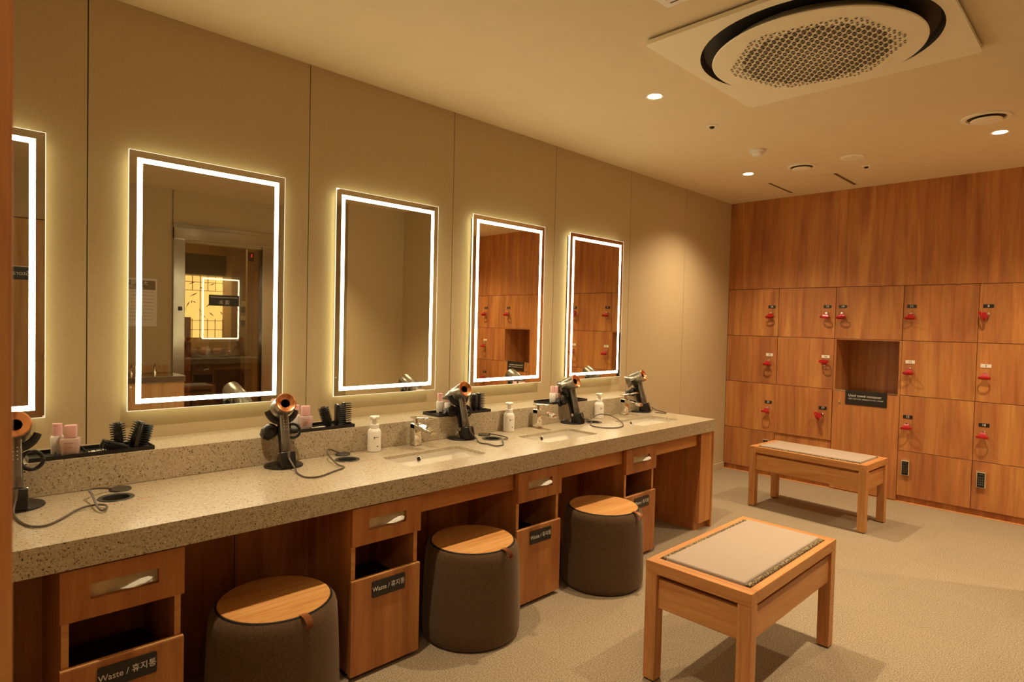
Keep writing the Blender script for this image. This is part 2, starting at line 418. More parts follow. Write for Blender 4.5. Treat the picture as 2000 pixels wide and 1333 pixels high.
# steel door frame
bm = bmesh.new()
bx(bm, XR-.03, XR+.10, DY0-.01, DY0+.10, 0, DZ+.14, bev=.004); bx(bm, XR-.03, XR+.10, DY1-.06, DY1+.12, 0, DZ+.14, bev=.004)
bx(bm, XR-.05, XR+.10, DY0-.01, DY1+.12, DZ+.02, DZ+.14, bev=.004); bx(bm, XR-.032, XR-.0, DY0-.01, DY1+.12, DZ+.14, DZ+.18, bev=.002)
struct('trim_3', bm, steel)
dr = thing('door_1', 'clear glass door in the steel frame, seen in the mirror', 'door'); dr['kind'] = 'structure'
obj('glass_pane', box(XR+.01, XR+.018, DY0+.10, DY1-.06, .02, DZ+.02), panem, dr)
# inner partition seen in the third mirror
bm = bmesh.new(); bx(bm, 3.20, XR, -2.56, -1.85, 0, H); struct('wall_alcove', bm, wallpaper)
struct('wall_partition', box(2.62, XR, -1.85, -1.48, 0, H), wallpaper)
struct('trim_4', box(3.19, 3.205, -2.575, -2.555, 0, H), wallpaper)
# storage door on right wall
st = thing('door_2', 'plain wooden storage room door, seen in the nearest mirror', 'door'); st['kind'] = 'structure'
obj('leaf', box(XR-.005, XR+.04, -5.85, -5.01, .01, 2.25, bev=.002), pale_oak, st)
bm = bmesh.new(); cyl(bm, (XR-.005, -5.10, 1.04), (XR-.05, -5.10, 1.04), .012); lathe(bm, [(0,0),(.026,.004),(.030,.015),(.026,.028),(0,.032)], 24, Matrix.Translation((XR-.075, -5.10, 1.04)) @ Matrix.Rotation(PI/2, 4, 'Y')); obj('knob', bm, chrome, st, smooth=True)
sg = thing('storage_sign', 'black sign with a pale top edge on the storage door', 'sign', (XR-.006, -5.31, 1.77))
obj('sign_plate', box(-.006, 0, -.11, .11, -.055, .055, bev=.002), signblk, sg)
obj('sign_edge', box(-.009, 0, -.11, .11, .055, .062), offwhite, sg)
lettering('Storage', .055, textw, sg, (-.0065, 0, 0), FACE_MX)

# ---------------------------------------------------------------- lockers
cols = [0, .51, 1.02, 1.55, 2.061, 2.57, 2.88, 3.40, 3.985]
rows = [1.83, 1.3665, .9045, .4378, .056]
GAP = .0016
def make_carcass(w_, h_):
    """open-front box, local: x 0..w, y .018...45, z 0..h"""
    bm = bmesh.new(); t = .012
    bx(bm, 0, t, .0185, .45, 0, h_); bx(bm, w_-t, w_, .0185, .45, 0, h_)
    bx(bm, t, w_-t, .0185, .45, 0, t); bx(bm, t, w_-t, .0185, .45, h_-t, h_); bx(bm, t, w_-t, .44, .45, t, h_-t)
    return bm
lock_bm = bmesh.new(); lathe(lock_bm, [(.0115, 0), (.0115, .008), (.009, .011), (0, .011)], 20, Matrix.Rotation(PI/2, 4, 'X'))
lock_me = bpy.data.meshes.new('lock'); bmesh.ops.recalc_face_normals(lock_bm, faces=lock_bm.faces[:]); lock_bm.to_mesh(lock_me); lock_bm.free()
for p in lock_me.polygons: p.use_smooth = True
def place_mesh(name, me, mat, parent, loc, rot=(0,0,0)):
    if not me.materials: me.materials.append(mat)
    o = bpy.data.objects.new(name, me); C.objects.link(o); o.parent = parent; o.location = loc; o.rotation_euler = rot; return o
rowname = ['top row', 'second row', 'third row', 'bottom row']
def locker(ci, ri, num, tagx, tagcol, label, keypad=False, ajar=False, z0=None, z1=None):
    x0, x1 = cols[ci], cols[ci+1]; zt = rows[ri] if z1 is None else z1; zb = rows[ri+1] if z0 is None else z0
    w_, h_ = x1-x0-.001, zt-zb-.001
    t = thing('locker', label, 'locker', (x0+.0005, 0, zb+.0005), group='wooden lockers of the back wall')
    obj('carcass', make_carcass(w_, h_), cherry, t)
    d = obj('door', box(GAP, w_-GAP, 0, .018, GAP, h_-GAP, bev=.0012, seg=1), cherry, t)
    if ajar: d.location = (0, -.012, 0)
    yo = -.012 if ajar else 0
    lx_ = tagx - x0
    if not keypad:
        tz = {0: 1.654, 1: 1.188, 2: .727}[ri] - zb; lz_ = {0: 1.592, 1: 1.132, 2: .672}[ri] - zb
        if num == '16': tz = 1.197 - zb
        p = obj('number_plate', box(lx_-.034, lx_+.034, yo-.004, yo-.0002, tz-.014, tz+.014, bev=.001, seg=1), signblk if tagcol == 'b' else tagwhite, t, label='black number plate' if tagcol == 'b' else 'white number plate')
        lettering(num, .026, textw if tagcol == 'b' else textd, p, (lx_, yo-.0042, tz), FACE_MY)
        place_mesh('lock', lock_me, chrome, t, (lx_, yo, lz_))
    else:
        kz = .30 - zb
        k = obj('keypad_lock', box(lx_-.031, lx_+.031, yo-.022, yo-.0002, kz-.064, kz+.064, bev=.004), chrome, t, label='black keypad lock in a chrome case')
        f = obj('keypad_face', box(lx_-.024, lx_+.024, yo-.0245, yo-.0215, kz-.060, kz+.054, bev=.001, seg=1), black, k)
        kb = bmesh.new(); bx(kb, lx_-.013, lx_+.013, yo-.0249, yo-.0244, kz+.040, kz+.043)
        for a_ in range(3):
            for b_ in range(4): bx(kb, lx_-.014+a_*.0115, lx_-.009+a_*.0115, yo-.0249, yo-.0244, kz-.040+b_*.018, kz-.034+b_*.018)
        obj('keypad_print', kb, nickel, k)
    return t
red_me = {}
def wristband(x, z, label, style='down', y=-.011, seed=0):
    """red coiled wrist band with key left in its lock; local origin at lock face"""
    rnd = random.Random(seed)
    t = thing('key_wristband', label, 'key', (x, y, z), group='red wristband keys hanging in the locker locks')
    if style == 'side': t.rotation_euler = (0, math.radians(62), 0)
    elif style == 'up': t.rotation_euler = (0, math.radians(180), 0)
    else: t.rotation_euler = (0, math.radians(rnd.uniform(-8, 8)), 0)
    bm = bmesh.new(); bx(bm, -.006, .006, -.016, 0, -.0015, .0015); cyl(bm, (0,-.014,0), (0,-.020,0), .0085, n=16); obj('key', bm, chrome, t, smooth=True)
    bm = bmesh.new()   # fob, a wedge that widens to the band
    vs_ = []
    for yy, hw, zc, hz in ((-.016, .012, -.004, .009), (-.026, .020, -.016, .011), (-.034, .028, -.030, .007)):
        vs_.append([bm.verts.new((sx*hw, yy+sy*.006, zc+sz*hz)) for sx, sy, sz in ((-1,-.5,-1),(1,-.5,-1),(1,.5,1),(-1,.5,1))])
    for a, b_ in zip(vs_, vs_[1:]):
        for i in range(4): bm.faces.new((a[i], a[(i+1)%4], b_[(i+1)%4], b_[i]))
    bm.faces.new(vs_[0][::-1]); bm.faces.new(vs_[-1])
    bmesh.ops.bevel(bm, geom=bm.edges[:], offset=.002, segments=2, affect='EDGES'); obj('fob', bm, red, t, smooth=True)
    bm = bmesh.new()   # band: a loop standing out from the door
    tilt = math.radians(8 + rnd.uniform(-4, 6)); pts = []
    for i in range(36):
        a = 2*PI*i/36; lx_, ly_ = .036*math.cos(a), .030*math.sin(a)
        pts.append((lx_, -.044 + ly_*math.cos(tilt), -.036 + ly_*math.sin(tilt)*-1))
    tube(bm, pts, .0045, 8, True, flat=2.0); obj('band', bm, red, t, smooth=True)
    return t
# the lockers that show, one by one
pos = {1: 'leftmost column beside the beige wall', 2: 'second column from the left', 3: 'column of the towel opening', 4: 'column right of the towel opening', 5: 'rightmost column in view'}
P1, P2, P3, P4, P5 = .444, .950, 1.079, 1.610, 2.121
data = [(0,0,'18',P1,'b'),(0,1,'19',P1-.007,'w'),(0,2,'20',P1-.004,'b'),(1,0,'15',P2,'b'),(1,1,'16',P2,'w'),(1,2,'17',P2-.005,'b'),
        (2,0,'14',P3,'b'),(3,0,'11',P4,'b'),(3,1,'12',P4+.004,'w'),(3,2,'13',P4+.003,'b'),(4,0,'8',P5,'b'),(4,1,'9',P5,'w'),(4,2,'10',P5+.004,'b'),
        (7,0,'2',3.79,'b'),(7,1,'3',3.79,'w'),(7,2,'4',3.79,'b'),(6,0,'5',3.32,'b')]
for ci, ri, num, tx, tc_ in data:
    where = pos.get(ci+1, 'seen only in a mirror')
    ajar = (ci, ri) == (1, 2)
    kw = {}
    locker(ci, ri, num, tx, tc_, 'wooden locker number %s, %s%s' % (num, rowname[ri] if ci < 5 else 'reflected in the mirrors', ', door slightly proud' if ajar else ''), ajar=ajar)
    style = {'8': 'side', '17': 'side', '16': 'up'}.get(num, 'down')
    lz_ = {0: 1.592, 1: 1.132, 2: .672}[ri]
    yo = -.011 - (.012 if ajar else 0)
    wristband(tx, lz_ - (.0 if num != '16' else .012), 'red wristband key %s locker %s' % ({'side': 'swung sideways in the lock of', 'up': 'flipped up over the number plate of'}.get(style, 'hanging from the lock of'), num), style, yo, seed=int(num))
kp = {0: 'leftmost', 1: 'second from left', 3: 'right of the towel door', 4: 'rightmost in view', 7: 'last one, seen in mirror only'}
for ci, tx in ((0,.436),(1,.95),(3,1.612),(4,2.123),(7,3.79)):
    locker(ci, 3, '', tx, 'b', 'bottom row wooden locker with black keypad lock, %s' % kp[ci], keypad=True)
# filler column (never in direct view)
tag(obj('filler_panel', box(2.571, 2.879, 0, .45, .0565, 1.83), cherry), 'plain wooden filler panel between locker columns', 'panel')
# towel units
def towel_unit(x0, x1, label, signlabel, topband):
    t = thing('towel_cabinet', label, 'cabinet', (x0+.0005, 0, 0))
    w_ = x1-x0-.001; zo0, zo1 = .915, 1.3655; tt = .018
    bm = bmesh.new()
    bx(bm, 0, tt, 0, .45, zo0-.02, zo1, bev=.001, seg=1); bx(bm, w_-tt, w_, 0, .45, zo0-.02, zo1, bev=.001, seg=1)
    bx(bm, tt, w_-tt, 0, .45, zo1-tt*.4, zo1); bx(bm, tt, w_-tt, .44, .45, .3, zo1)
    bx(bm, 0, tt, .0185, .45, .004, zo0-.02); bx(bm, w_-tt, w_, .0185, .45, .004, zo0-.02)
    obj('carcass', bm, cherry, t)
    obj('door', box(GAP, w_-GAP, 0, .018, .012, zo0-.0215, bev=.0012, seg=1), cherry, t)
    place_mesh('lock', lock_me, chrome, t, (.062, 0, .80))
    # steel chute rim and sloping metal bottom
    bm = bmesh.new(); bx(bm, tt, w_-tt, -.001, .03, zo0-.018, zo0-.006, bev=.002); bx(bm, tt, w_-tt, .03, .44, zo0-.05, zo0-.03)
    obj('chute_lining', bm, chrome, t)
    s = thing('towel_sign', signlabel, 'sign', (x0+.272, -.0003, .848))
    obj('sign_plate', box(-.164, .164, -.005, 0, -.064, .064, bev=.001, seg=1), signblk, s)
    lettering('Used towel container', .030, textw, s, (-.140, -.0053, .018), FACE_MY, 'LEFT')
    lettering('사용한 수건은 이곳에 / 使用済みタオル入れ / 毛巾回收', .0118, textw, s, (-.140, -.0053, -.012), FACE_MY, 'LEFT')
    return t
towel_unit(1.02, 1.55, 'wooden cabinet with a dark square opening above a used towel door', 'black used towel sign under the square opening', 0)
towel_unit(2.88, 3.40, 'second towel cabinet with dark opening, seen only in a mirror', 'black sign under the second opening, seen in a mirror', 0)
# top of column 7 is locker 5; plinth
bm = bmesh.new(); bx(bm, .002, 1.018, .022, .12, 0, .0555); bx(bm, 1.552, 2.878, .022, .12, 0, .0555); bx(bm, 3.402, XR, .022, .12, 0, .0555)
struct('baseboard_back', bm, cherry)
struct('trim_5', box(.002, XR-.001, .0, .0215, 0, .006), edge_oak)

# ---------------------------------------------------------------- lit mirrors
MC = [-1.312-.92417*k for k in range(1, 6)]
def mirror(yc, label):
    t = thing('wall_mirror', label, 'mirror', (0, yc, 1.566), group='lit mirrors above the counter')
    W, HH = .3271, .5377
    bm = bmesh.new(); bx(bm, .0005, .036, -W+.022, W-.022, -HH+.022, HH-.022); obj('backing_box', bm, joint, t)
    def ring(x0, x1, a, b_, c, d):
        bm = bmesh.new()
        bx(bm, x0, x1, -a, -b_, -c, c); bx(bm, x0, x1, b_, a, -c, c); bx(bm, x0, x1, -b_, b_, -c, -d); bx(bm, x0, x1, -b_, b_, d, c); return bm
    obj('backlight', ring(.012, .026, W-.0195, W-.0218, HH-.0195, HH-.0218), ledback, t, label='glowing strip round the backing box')
    obj('mirror_glass', box(.0385, .0443, -W+.002, W-.002, -HH+.002, HH-.002), mirrorm, t)
    obj('glass_rim', ring(.0385, .0447, W, W-.002, HH, HH-.002), edgeglow, t, label='thin bright glass edge')
    obj('light_strip', ring(.0443, .0449, W-.031, W-.050, HH-.030, HH-.049), led, t, label='bright white rectangular light strip')
    bm = bmesh.new(); lathe(bm, [(0, .0005), (.004, .0005)], 12, Matrix.Translation((.0443, -W+.012, -HH+.10)) @ Matrix.Rotation(PI/2, 4, 'Y'), cap=False)
    obj('touch_button', bm, textw, t)
    return t
mlab = ['rectangular lit wall mirror at the far right end, above the last hair dryer', 'rectangular lit wall mirror reflecting the lockers and the dark towel opening',
        'rectangular lit wall mirror reflecting a plain beige wall', 'large rectangular lit wall mirror reflecting the doorway with glowing screens', 'rectangular lit wall mirror cut off by the left edge of the photo']
for yc, l in zip(MC, mlab): mirror(yc, l)

# ---------------------------------------------------------------- counter
FX, FZ, FB, LX, LZ, CE, CS = .849, .7815, .699, .2735, .904, -1.863, -5.898
ct = thing('stone_countertop', 'long speckled beige stone counter running along the mirror wall', 'countertop')
holes_c = [(.445, -5.455), (.405, -4.530), (.430, -3.645), (.405, -2.700)]
sinks = [(-4.385, -3.925), (-3.485, -3.025), (-2.555, -2.095)]
HR = .052
hl = [circ(x, y, HR, 28)[::-1] for x, y in holes_c] + [rrect(.465, .700, a, b_, .02)[::-1] for a, b_ in sinks]
me = fill_mesh([(0.001, CS), (FX-.0005, CS), (FX-.0005, CE-.0005), (.001, CE-.0005)], hl, .014, 'worktop')
obj('worktop', me, stonem, ct, loc=(0, 0, FZ-.007))
bm = bmesh.new(); bx(bm, FX-.03, FX, CS, CE, FB, FZ-.0142); bx(bm, .001, FX-.03, CE-.03, CE, FB, FZ-.0142); obj('front_edge', bm, stonem, ct)
obj('back_ledge', box(.0005, LX, CS, CE-.004, FZ+.0003, LZ, bev=.0025), stonem, ct)
# cable grommets
for i, (x, y) in enumerate(holes_c):
    g = thing('cable_grommet', ['black cable hole nearest the camera, with red print beside it', 'black cable hole left of the first basin', 'black cable hole between the first two basins', 'black cable hole behind the looped cord of the fourth dryer'][i], 'cable hole', (x, y, FZ), group='cable holes in the counter')
    bm = bmesh.new(); lathe(bm, [(HR-.012, -.045), (HR-.010, .0015), (HR-.006, .003), (HR+.003, .003), (HR+.005, .0004)], 36, cap=False); lathe(bm, [(0, -.045), (HR-.012, -.045)], 36, cap=False)
    obj('rim', bm, plain('grommet_grey', (.05,.047,.042), .35) if i == 0 else bpy.data.materials['grommet_grey'], g, smooth=True)
    bm = bmesh.new(); lathe(bm, [(0, 0), (.034, 0), (.036, .003), (.034, .006), (0, .006)], 28, Matrix.Translation((-.105, .035, .0006)) @ Matrix.Rotation(math.radians(2), 4, 'Y'))
    obj('cover', bm, bpy.data.materials['grommet_grey'], g, smooth=True, label='loose round cover of the cable hole')
    bm = bmesh.new()
    rr = random.Random(i)
    for k in range(15):
        yy = -.055 + k*.0105
        if rr.random() < .9: bx(bm, .068, .0715+rr.random()*.003, yy, yy+.006, .0002, .0005)
    obj('red_print', bm, textr, g, label='line of small red and dark print')
# sinks and faucets
slab = ['white basin nearest the camera', 'middle white basin', 'white basin at the far end of the counter']
for i, (a, b_) in enumerate(sinks):
    yc = (a+b_)/2; s = thing('wash_basin', slab[i] + ', set under the stone', 'sink', (.5825, yc, FZ-.0143), group='undermounted white basins')
    hw, hl_ = .128, (b_-a)/2+.012
    bm = bmesh.new(); prev = None
    for (kx, ky, z) in ((1, 1, 0), (.985, .99, -.03), (.94, .965, -.085), (.84, .91, -.115), (.2, .2, -.122)):
        lp = [bm.verts.new((x, y, z)) for x, y in rrect(-hw*kx, hw*kx, -hl_*ky, hl_*ky, .03*min(kx, .9)+.0, 5)]
        if prev:
            for k in range(len(lp)): bm.faces.new((prev[k], prev[(k+1) % len(lp)], lp[(k+1) % len(lp)], lp[k]))
        prev = lp
    bm.faces.new(prev)
    obj('bowl', bm, ceramic, s, smooth=True)
    bm = bmesh.new(); lathe(bm, [(0, .001), (.019, .001), (.021, -.001)], 24, Matrix.Translation((0, 0, -.119)), cap=False); obj('drain', bm, chrome, s, smooth=True)
    # overflow on the wall-side slope: the photo shows a dark notch
    Mo = Matrix.Translation((-.1262, -.01, -.022)) @ Matrix.Rotation(math.radians(87), 4, 'Y')
    bm = bmesh.new(); lathe(bm, [(.010, .001), (.014, .003), (.015, 0)], 20, Mo, cap=False); obj('overflow', bm, chrome, s, smooth=True)
    bm = bmesh.new(); lathe(bm, [(0, .0015), (.0095, .0015)], 20, Mo, cap=False); obj('overflow_hole', bm, darkrec, s)
    fy = [-4.09, -3.165, -2.235][i]; fxx = .325
    f = thing('basin_faucet', ['chrome single lever faucet at the nearest basin', 'chrome single lever faucet at the middle basin', 'chrome faucet with raised lever at the far basin'][i], 'faucet', (fxx, fy, FZ), group='chrome basin faucets')
    obj('base', box(-.024, .024, -.022, .022, 0, .004, bev=.001), chrome, f)
    bm = bmesh.new(); bx(bm, -.021, .021, -.019, .019, .003, .112, bev=.006, seg=3); obj('body', bm, chrome, f, smooth=True)
    bm = bmesh.new()
    secs = [(-.018, .019, .085, .112), (.03, .019, .083, .108), (.10, .017, .078, .096), (.128, .016, .072, .090)]
    pr = None
    for xx, hw_, z0, z1 in secs:
        lp = [bm.verts.new((xx, sy*hw_, zz)) for sy, zz in ((-1, z0), (1, z0), (1, z1), (-1, z1))]
        if pr:
            for k in range(4): bm.faces.new((pr[k], pr[(k+1) % 4], lp[(k+1) % 4], lp[k]))
        else: bm.faces.new(lp)
        pr = lp
    bm.faces.new(pr[::-1]); bmesh.ops.bevel(bm, geom=bm.edges[:], offset=.003, segments=2, affect='EDGES'); obj('spout', bm, chrome, f, smooth=True)
    bm = bmesh.new(); cyl(bm, (0, 0, .110), (0, 0, .134), .014); obj('cartridge', bm, chrome, f, smooth=True)
    bm = bmesh.new(); bx(bm, -.024, .098, -.016, .016, .133, .142, bev=.003)
    bmesh.ops.rotate(bm, verts=bm.verts[:], cent=(0, 0, .137), matrix=Matrix.Rotation(math.radians(-4 if i < 2 else -14), 3, 'Y'))
    obj('lever', bm, chrome, f, smooth=True)
    f.scale = (1.15, 1.2, 1.06)

# ---------------------------------------------------------------- base units under the counter
vf = thing('vanity_frame', 'cherry wood frame of aprons and panels under the counter', 'vanity base')
cabs = [-5.507, -4.580, -3.667, -2.752]
XF = .829
obj('back_panel', box(.44, .452, CS, -1.86, 0, .698), cherry, vf)
bm = bmesh.new()
for s_ in (-4.10, -3.20, -2.28, -5.05):
    bx(bm, .452, .4525, s_-.0015, s_+.0015, .05, .62)
obj('panel_joint', bm, joint, vf)
obj('kick_rail', box(.452, .458, CS, -1.86, 0, .05), cherry_y, vf)
edges_y = [CS] + [v for c in cabs for v in (c-.168, c+.168)] + [-2.030]
for k in range(0, len(edges_y), 2):
    if edges_y[k+1]-edges_y[k] > .3 and k >= 4: obj('apron', box(.782, .800, edges_y[k]+.001, edges_y[k+1]-.001, .604, .698, bev=.001, seg=1), cherry_y, vf)
e = obj('end_panel', box(.4525, XF, -2.022, -1.862, .055, .6985, bev=.001, seg=1), cherry, vf)
obj('end_board', box(.4525, XF+.004, -1.861, -1.843, 0, .6985, bev=.001, seg=1), cherry, vf)
obj('end_toe', box(.4525, XF-.03, -2.020, -1.862, 0, .0545), cherry, vf)
def cabinet(yc, label, signlabel, tlabel):
    t = thing('waste_cabinet', label, 'cabinet', (0, yc, 0), group='waste cabinets under the counter')
    hw = .160
    bm = bmesh.new()
    bx(bm, .4525, XF-.019, -hw+.003, -hw+.021, .02, .698, bev=.001, seg=1); bx(bm, .4525, XF-.019, hw-.021, hw-.003, .02, .698, bev=.001, seg=1)
    bx(bm, .4525, XF-.02, -hw+.021, hw-.021, .02, .036); bx(bm, .4525, XF-.02, -hw+.021, hw-.021, .535, .547); bx(bm, .4525, .465, -hw+.021, hw-.021, .036, .698)
    obj('carcass', bm, cherry, t)
    obj('carcass_edge', (lambda b: (bx(b, XF-.0189, XF-.0165, -hw+.003, -hw+.021, .402, .535), bx(b, XF-.0189, XF-.0165, hw-.021, hw-.003, .402, .535), b)[2])(bmesh.new()), edge_oak, t)
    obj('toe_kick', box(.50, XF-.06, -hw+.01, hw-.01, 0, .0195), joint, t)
    # drawer front with tissue slot, built flat then stood up
    me = fill_mesh(rrect(-hw-.003, hw+.003, .537, .688, .001, 1), [rrect(-.09, .09, .592, .638, .003, 2)[::-1]], .018, 'drawer_front')
    for v in me.vertices: v.co = Vector((XF-.009+v.co.z, v.co.x, v.co.y))
    d = obj('drawer_front', me, cherry, t)
    obj('door', box(XF-.018, XF, -hw-.003, hw+.003, .020, .398, bev=.0012, seg=1), cherry, t)
    obj('door_top_edge', box(XF-.0178, XF-.0004, -hw-.002, hw+.002, .3981, .4015, bev=.0008, seg=1), edge_oak, t)
    s = thing('waste_sign', signlabel, 'sign', (XF+.0003, yc+.006, .346), group='black waste signs')
    me2 = fill_mesh(rrect(-.0785, .0785, -.033, .033, .005, 3), [], .004, 'sign_plate')
    for v in me2.vertices: v.co = Vector((v.co.z+.002, v.co.x, v.co.y))
    obj('sign_plate', me2, signblk, s)
    lettering('Waste / 휴지통', .0268, textw, s, (.0044, 0, 0), FACE_PX, squeeze=.92)
    # tissue box inside the drawer and its pulled tissue
    b_ = thing('tissue_box', tlabel, 'tissue box', (0, yc, 0), group='tissue boxes in the drawers')
    obj('carton', box(XF-.075, XF-.0185, -.118, .118, .580, .655, bev=.001, seg=1), card, b_)
    bm = bmesh.new(); rr = random.Random(int(-yc*100)); n1, n2 = 12, 7
    tip = rr.uniform(.015, .035); g = []
    for i in range(n1+1):
        row = []; u = i/n1
        for j in range(n2+1):
            v = j/n2
            env = math.sin(PI*min(1, u*1.0))**.7 if 0 < u < 1 else 0
            yy = -.045 + .125*u + .006*math.sin(9*v)
            zz = .598 + .010*u + (.020*u + .010)*v*env + .002*math.sin(5*u+3*v)
            xx = XF-.0165 + .078*math.sin(PI*(.12+.7*v))*env*(.3+.7*u) + .005*math.sin(14*u+4*v)*env
            row.append(bm.verts.new((xx, yy, zz)))
        g.append(row)
    for i in range(n1):
        for j in range(n2): bm.faces.new((g[i][j], g[i+1][j], g[i+1][j+1], g[i][j+1]))
    bmesh.ops.solidify(bm, geom=bm.faces[:], thickness=.0006)
    obj('tissue', bm, tissue, b_, smooth=True)
    # bin liner in the dark opening
    wb = thing('waste_bin', 'black lined waste bin inside the cabinet ' + label.split('cabinet ')[1], 'waste bin', (0, yc, 0), group='waste bins inside the cabinets')
    bm = bmesh.new(); prof = [(.500, .115, .037), (.50, .120, .33)]
    bx(bm, .53, .79, -.125, .125, .037, .34, bev=.02); obj('bin_body', bm, bag, wb)
    return t
cl = ['nearest the camera', 'between the first two stools', 'between the second and third stools', 'at the far end of the counter']
for yc, l, k in zip(cabs, cl, range(4)):
    cabinet(yc, 'cherry wood tissue and waste cabinet ' + l, 'black waste sign on the cabinet ' + l, 'tissue box behind the drawer slot of the cabinet ' + l)

# ---------------------------------------------------------------- stools
def stool(x, y, label):
    t = thing('pouf_stool', label, 'stool', (x, y, 0), group='round fabric stools')
    bm = bmesh.new()
    lathe(bm, [(0, .004), (.213, .004), (.222, .012), (.227, .03), (.2275, .10), (.224, .22), (.219, .33), (.215, .385), (.209, .408), (.198, .421), (.1935, .4235), (.1935, .416), (0, .416)], 72, cap=False)
    obj('cover', bm, tweed, t, smooth=True)
    bm = bmesh.new(); lathe(bm, [(0, 0), (.212, 0), (.214, .006), (.212, .0135), (0, .0135)], 48, cap=False); obj('base_ring', bm, blackm, t, smooth=True)
    bm = bmesh.new(); lathe(bm, [(0, .4165), (.1895, .4165), (.1895, .4265), (.188, .428), (0, .428)], 72, cap=False); obj('lid', bm, lidwood, t, smooth=True)
    bm = bmesh.new(); lathe(bm, [(.190, .4236), (.1915, .4268), (.195, .4262), (.197, .4225)], 72, cap=False); obj('lid_piping', bm, blackm, t, smooth=True)
    # folded leather pull tab, towards the room
    bm = bmesh.new(); path = [(.186, .4295), (.205, .431), (.222, .428), (.236, .418), (.239, .404), (.231, .394), (.222, .400)]
    L_ = [Vector((p[0], 0, p[1])) for p in path]; L_ = smooth_path(L_, 4); pr = None
    for p in L_:
        lp = [bm.verts.new((p.x, -.013, p.z)), bm.verts.new((p.x, .013, p.z))]
        if pr: bm.faces.new((pr[0], pr[1], lp[1], lp[0]))
        pr = lp
    bmesh.ops.solidify(bm, geom=bm.faces[:], thickness=.003)
    obj('pull_tab', bm, leather, t, rot=(0, 0, math.radians(4)), smooth=True)
    return t
s0 = stool(.813, -5.040, 'round brown fabric stool with wooden lid, nearest the camera')
dup(s0, (.813, -4.108, 0), 'round brown fabric stool with wooden lid, middle one of three')
dup(s0, (.880, -3.200, 0), 'round brown fabric stool with wooden lid, farthest under the counter')

# ---------------------------------------------------------------- benches
def bench(label, loc, rotz):
    t = thing('bench', label, 'bench', loc, (0, 0, rotz), 'low wooden benches with linen seats')
    LW, LL, HT, lw = .219, .434, .487, .052     # half width (local x), half length (local y)
    for sx in (-1, 1):
        for sy in (-1, 1):
            x0, x1 = sorted((sx*LW, sx*(LW-lw))); y0, y1 = sorted((sy*LL, sy*(LL-lw)))
            obj('leg', box(x0, x1, y0, y1, .006, HT-.0475, bev=.002), oak_z, t)
            obj('foot_pad', box(x0+.004, x1-.004, y0+.004, y1-.004, 0, .0058), black, t)
    # top rails: wide across the ends, slim down the sides
    sr, er = .030, .052
    long_m, short_m = (oak_y, oak_x) if abs(rotz) < .7 else (oak_x, oak_y)
    for sx in (-1, 1):
        x0, x1 = sorted((sx*LW, sx*(LW-sr))); obj('top_rail', box(x0, x1, -LL+er+.0003, LL-er-.0003, HT-.047, HT, bev=.0012, seg=1), long_m, t)
        y0, y1 = sorted((sx*LL, sx*(LL-er))); obj('top_rail', box(-LW, LW, y0, y1, HT-.047, HT, bev=.0012, seg=1), short_m, t)
    # aprons set back, with a shadow gap under the rail
    ins = .012
    for sx in (-1, 1):
        x0, x1 = sorted((sx*(LW-ins), sx*(LW-ins-.018))); obj('apron', box(x0, x1, -LL+lw, LL-lw, .302, .420, bev=.0015), long_m, t)
        y0, y1 = sorted((sx*(LL-ins), sx*(LL-ins-.018))); obj('apron', box(-LW+lw, LW-lw, y0, y1, .302, .420, bev=.0015), short_m, t)
    obj('inner_box', box(-LW+.0305, LW-.0305, -LL+.0525, LL-.0525, .345, HT-.014), short_m, t)
    # linen cushion with patterned edging down both long sides
    bm = bmesh.new(); bx(bm, -LW+.053, LW-.053, -LL+.060, LL-.060, HT-.0138, HT+.010, bev=.008, seg=4); c = obj('cushion', bm, linen, t, smooth=True)
    for sx in (-1, 1):
        x0, x1 = sorted((sx*(LW-.0528), sx*(LW-.033))); obj('edging', box(x0, x1, -LL+.060, LL-.060, HT-.0138, HT+.006, bev=.006, seg=3), edging, c, smooth=True)
    return t
bench('low wooden bench with pale linen seat, in the foreground', (1.799, -3.411, 0), 0.0)
bench('low wooden bench with pale linen seat, in front of the lockers', (1.213, -.915, 0), PI/2 - math.radians(3))

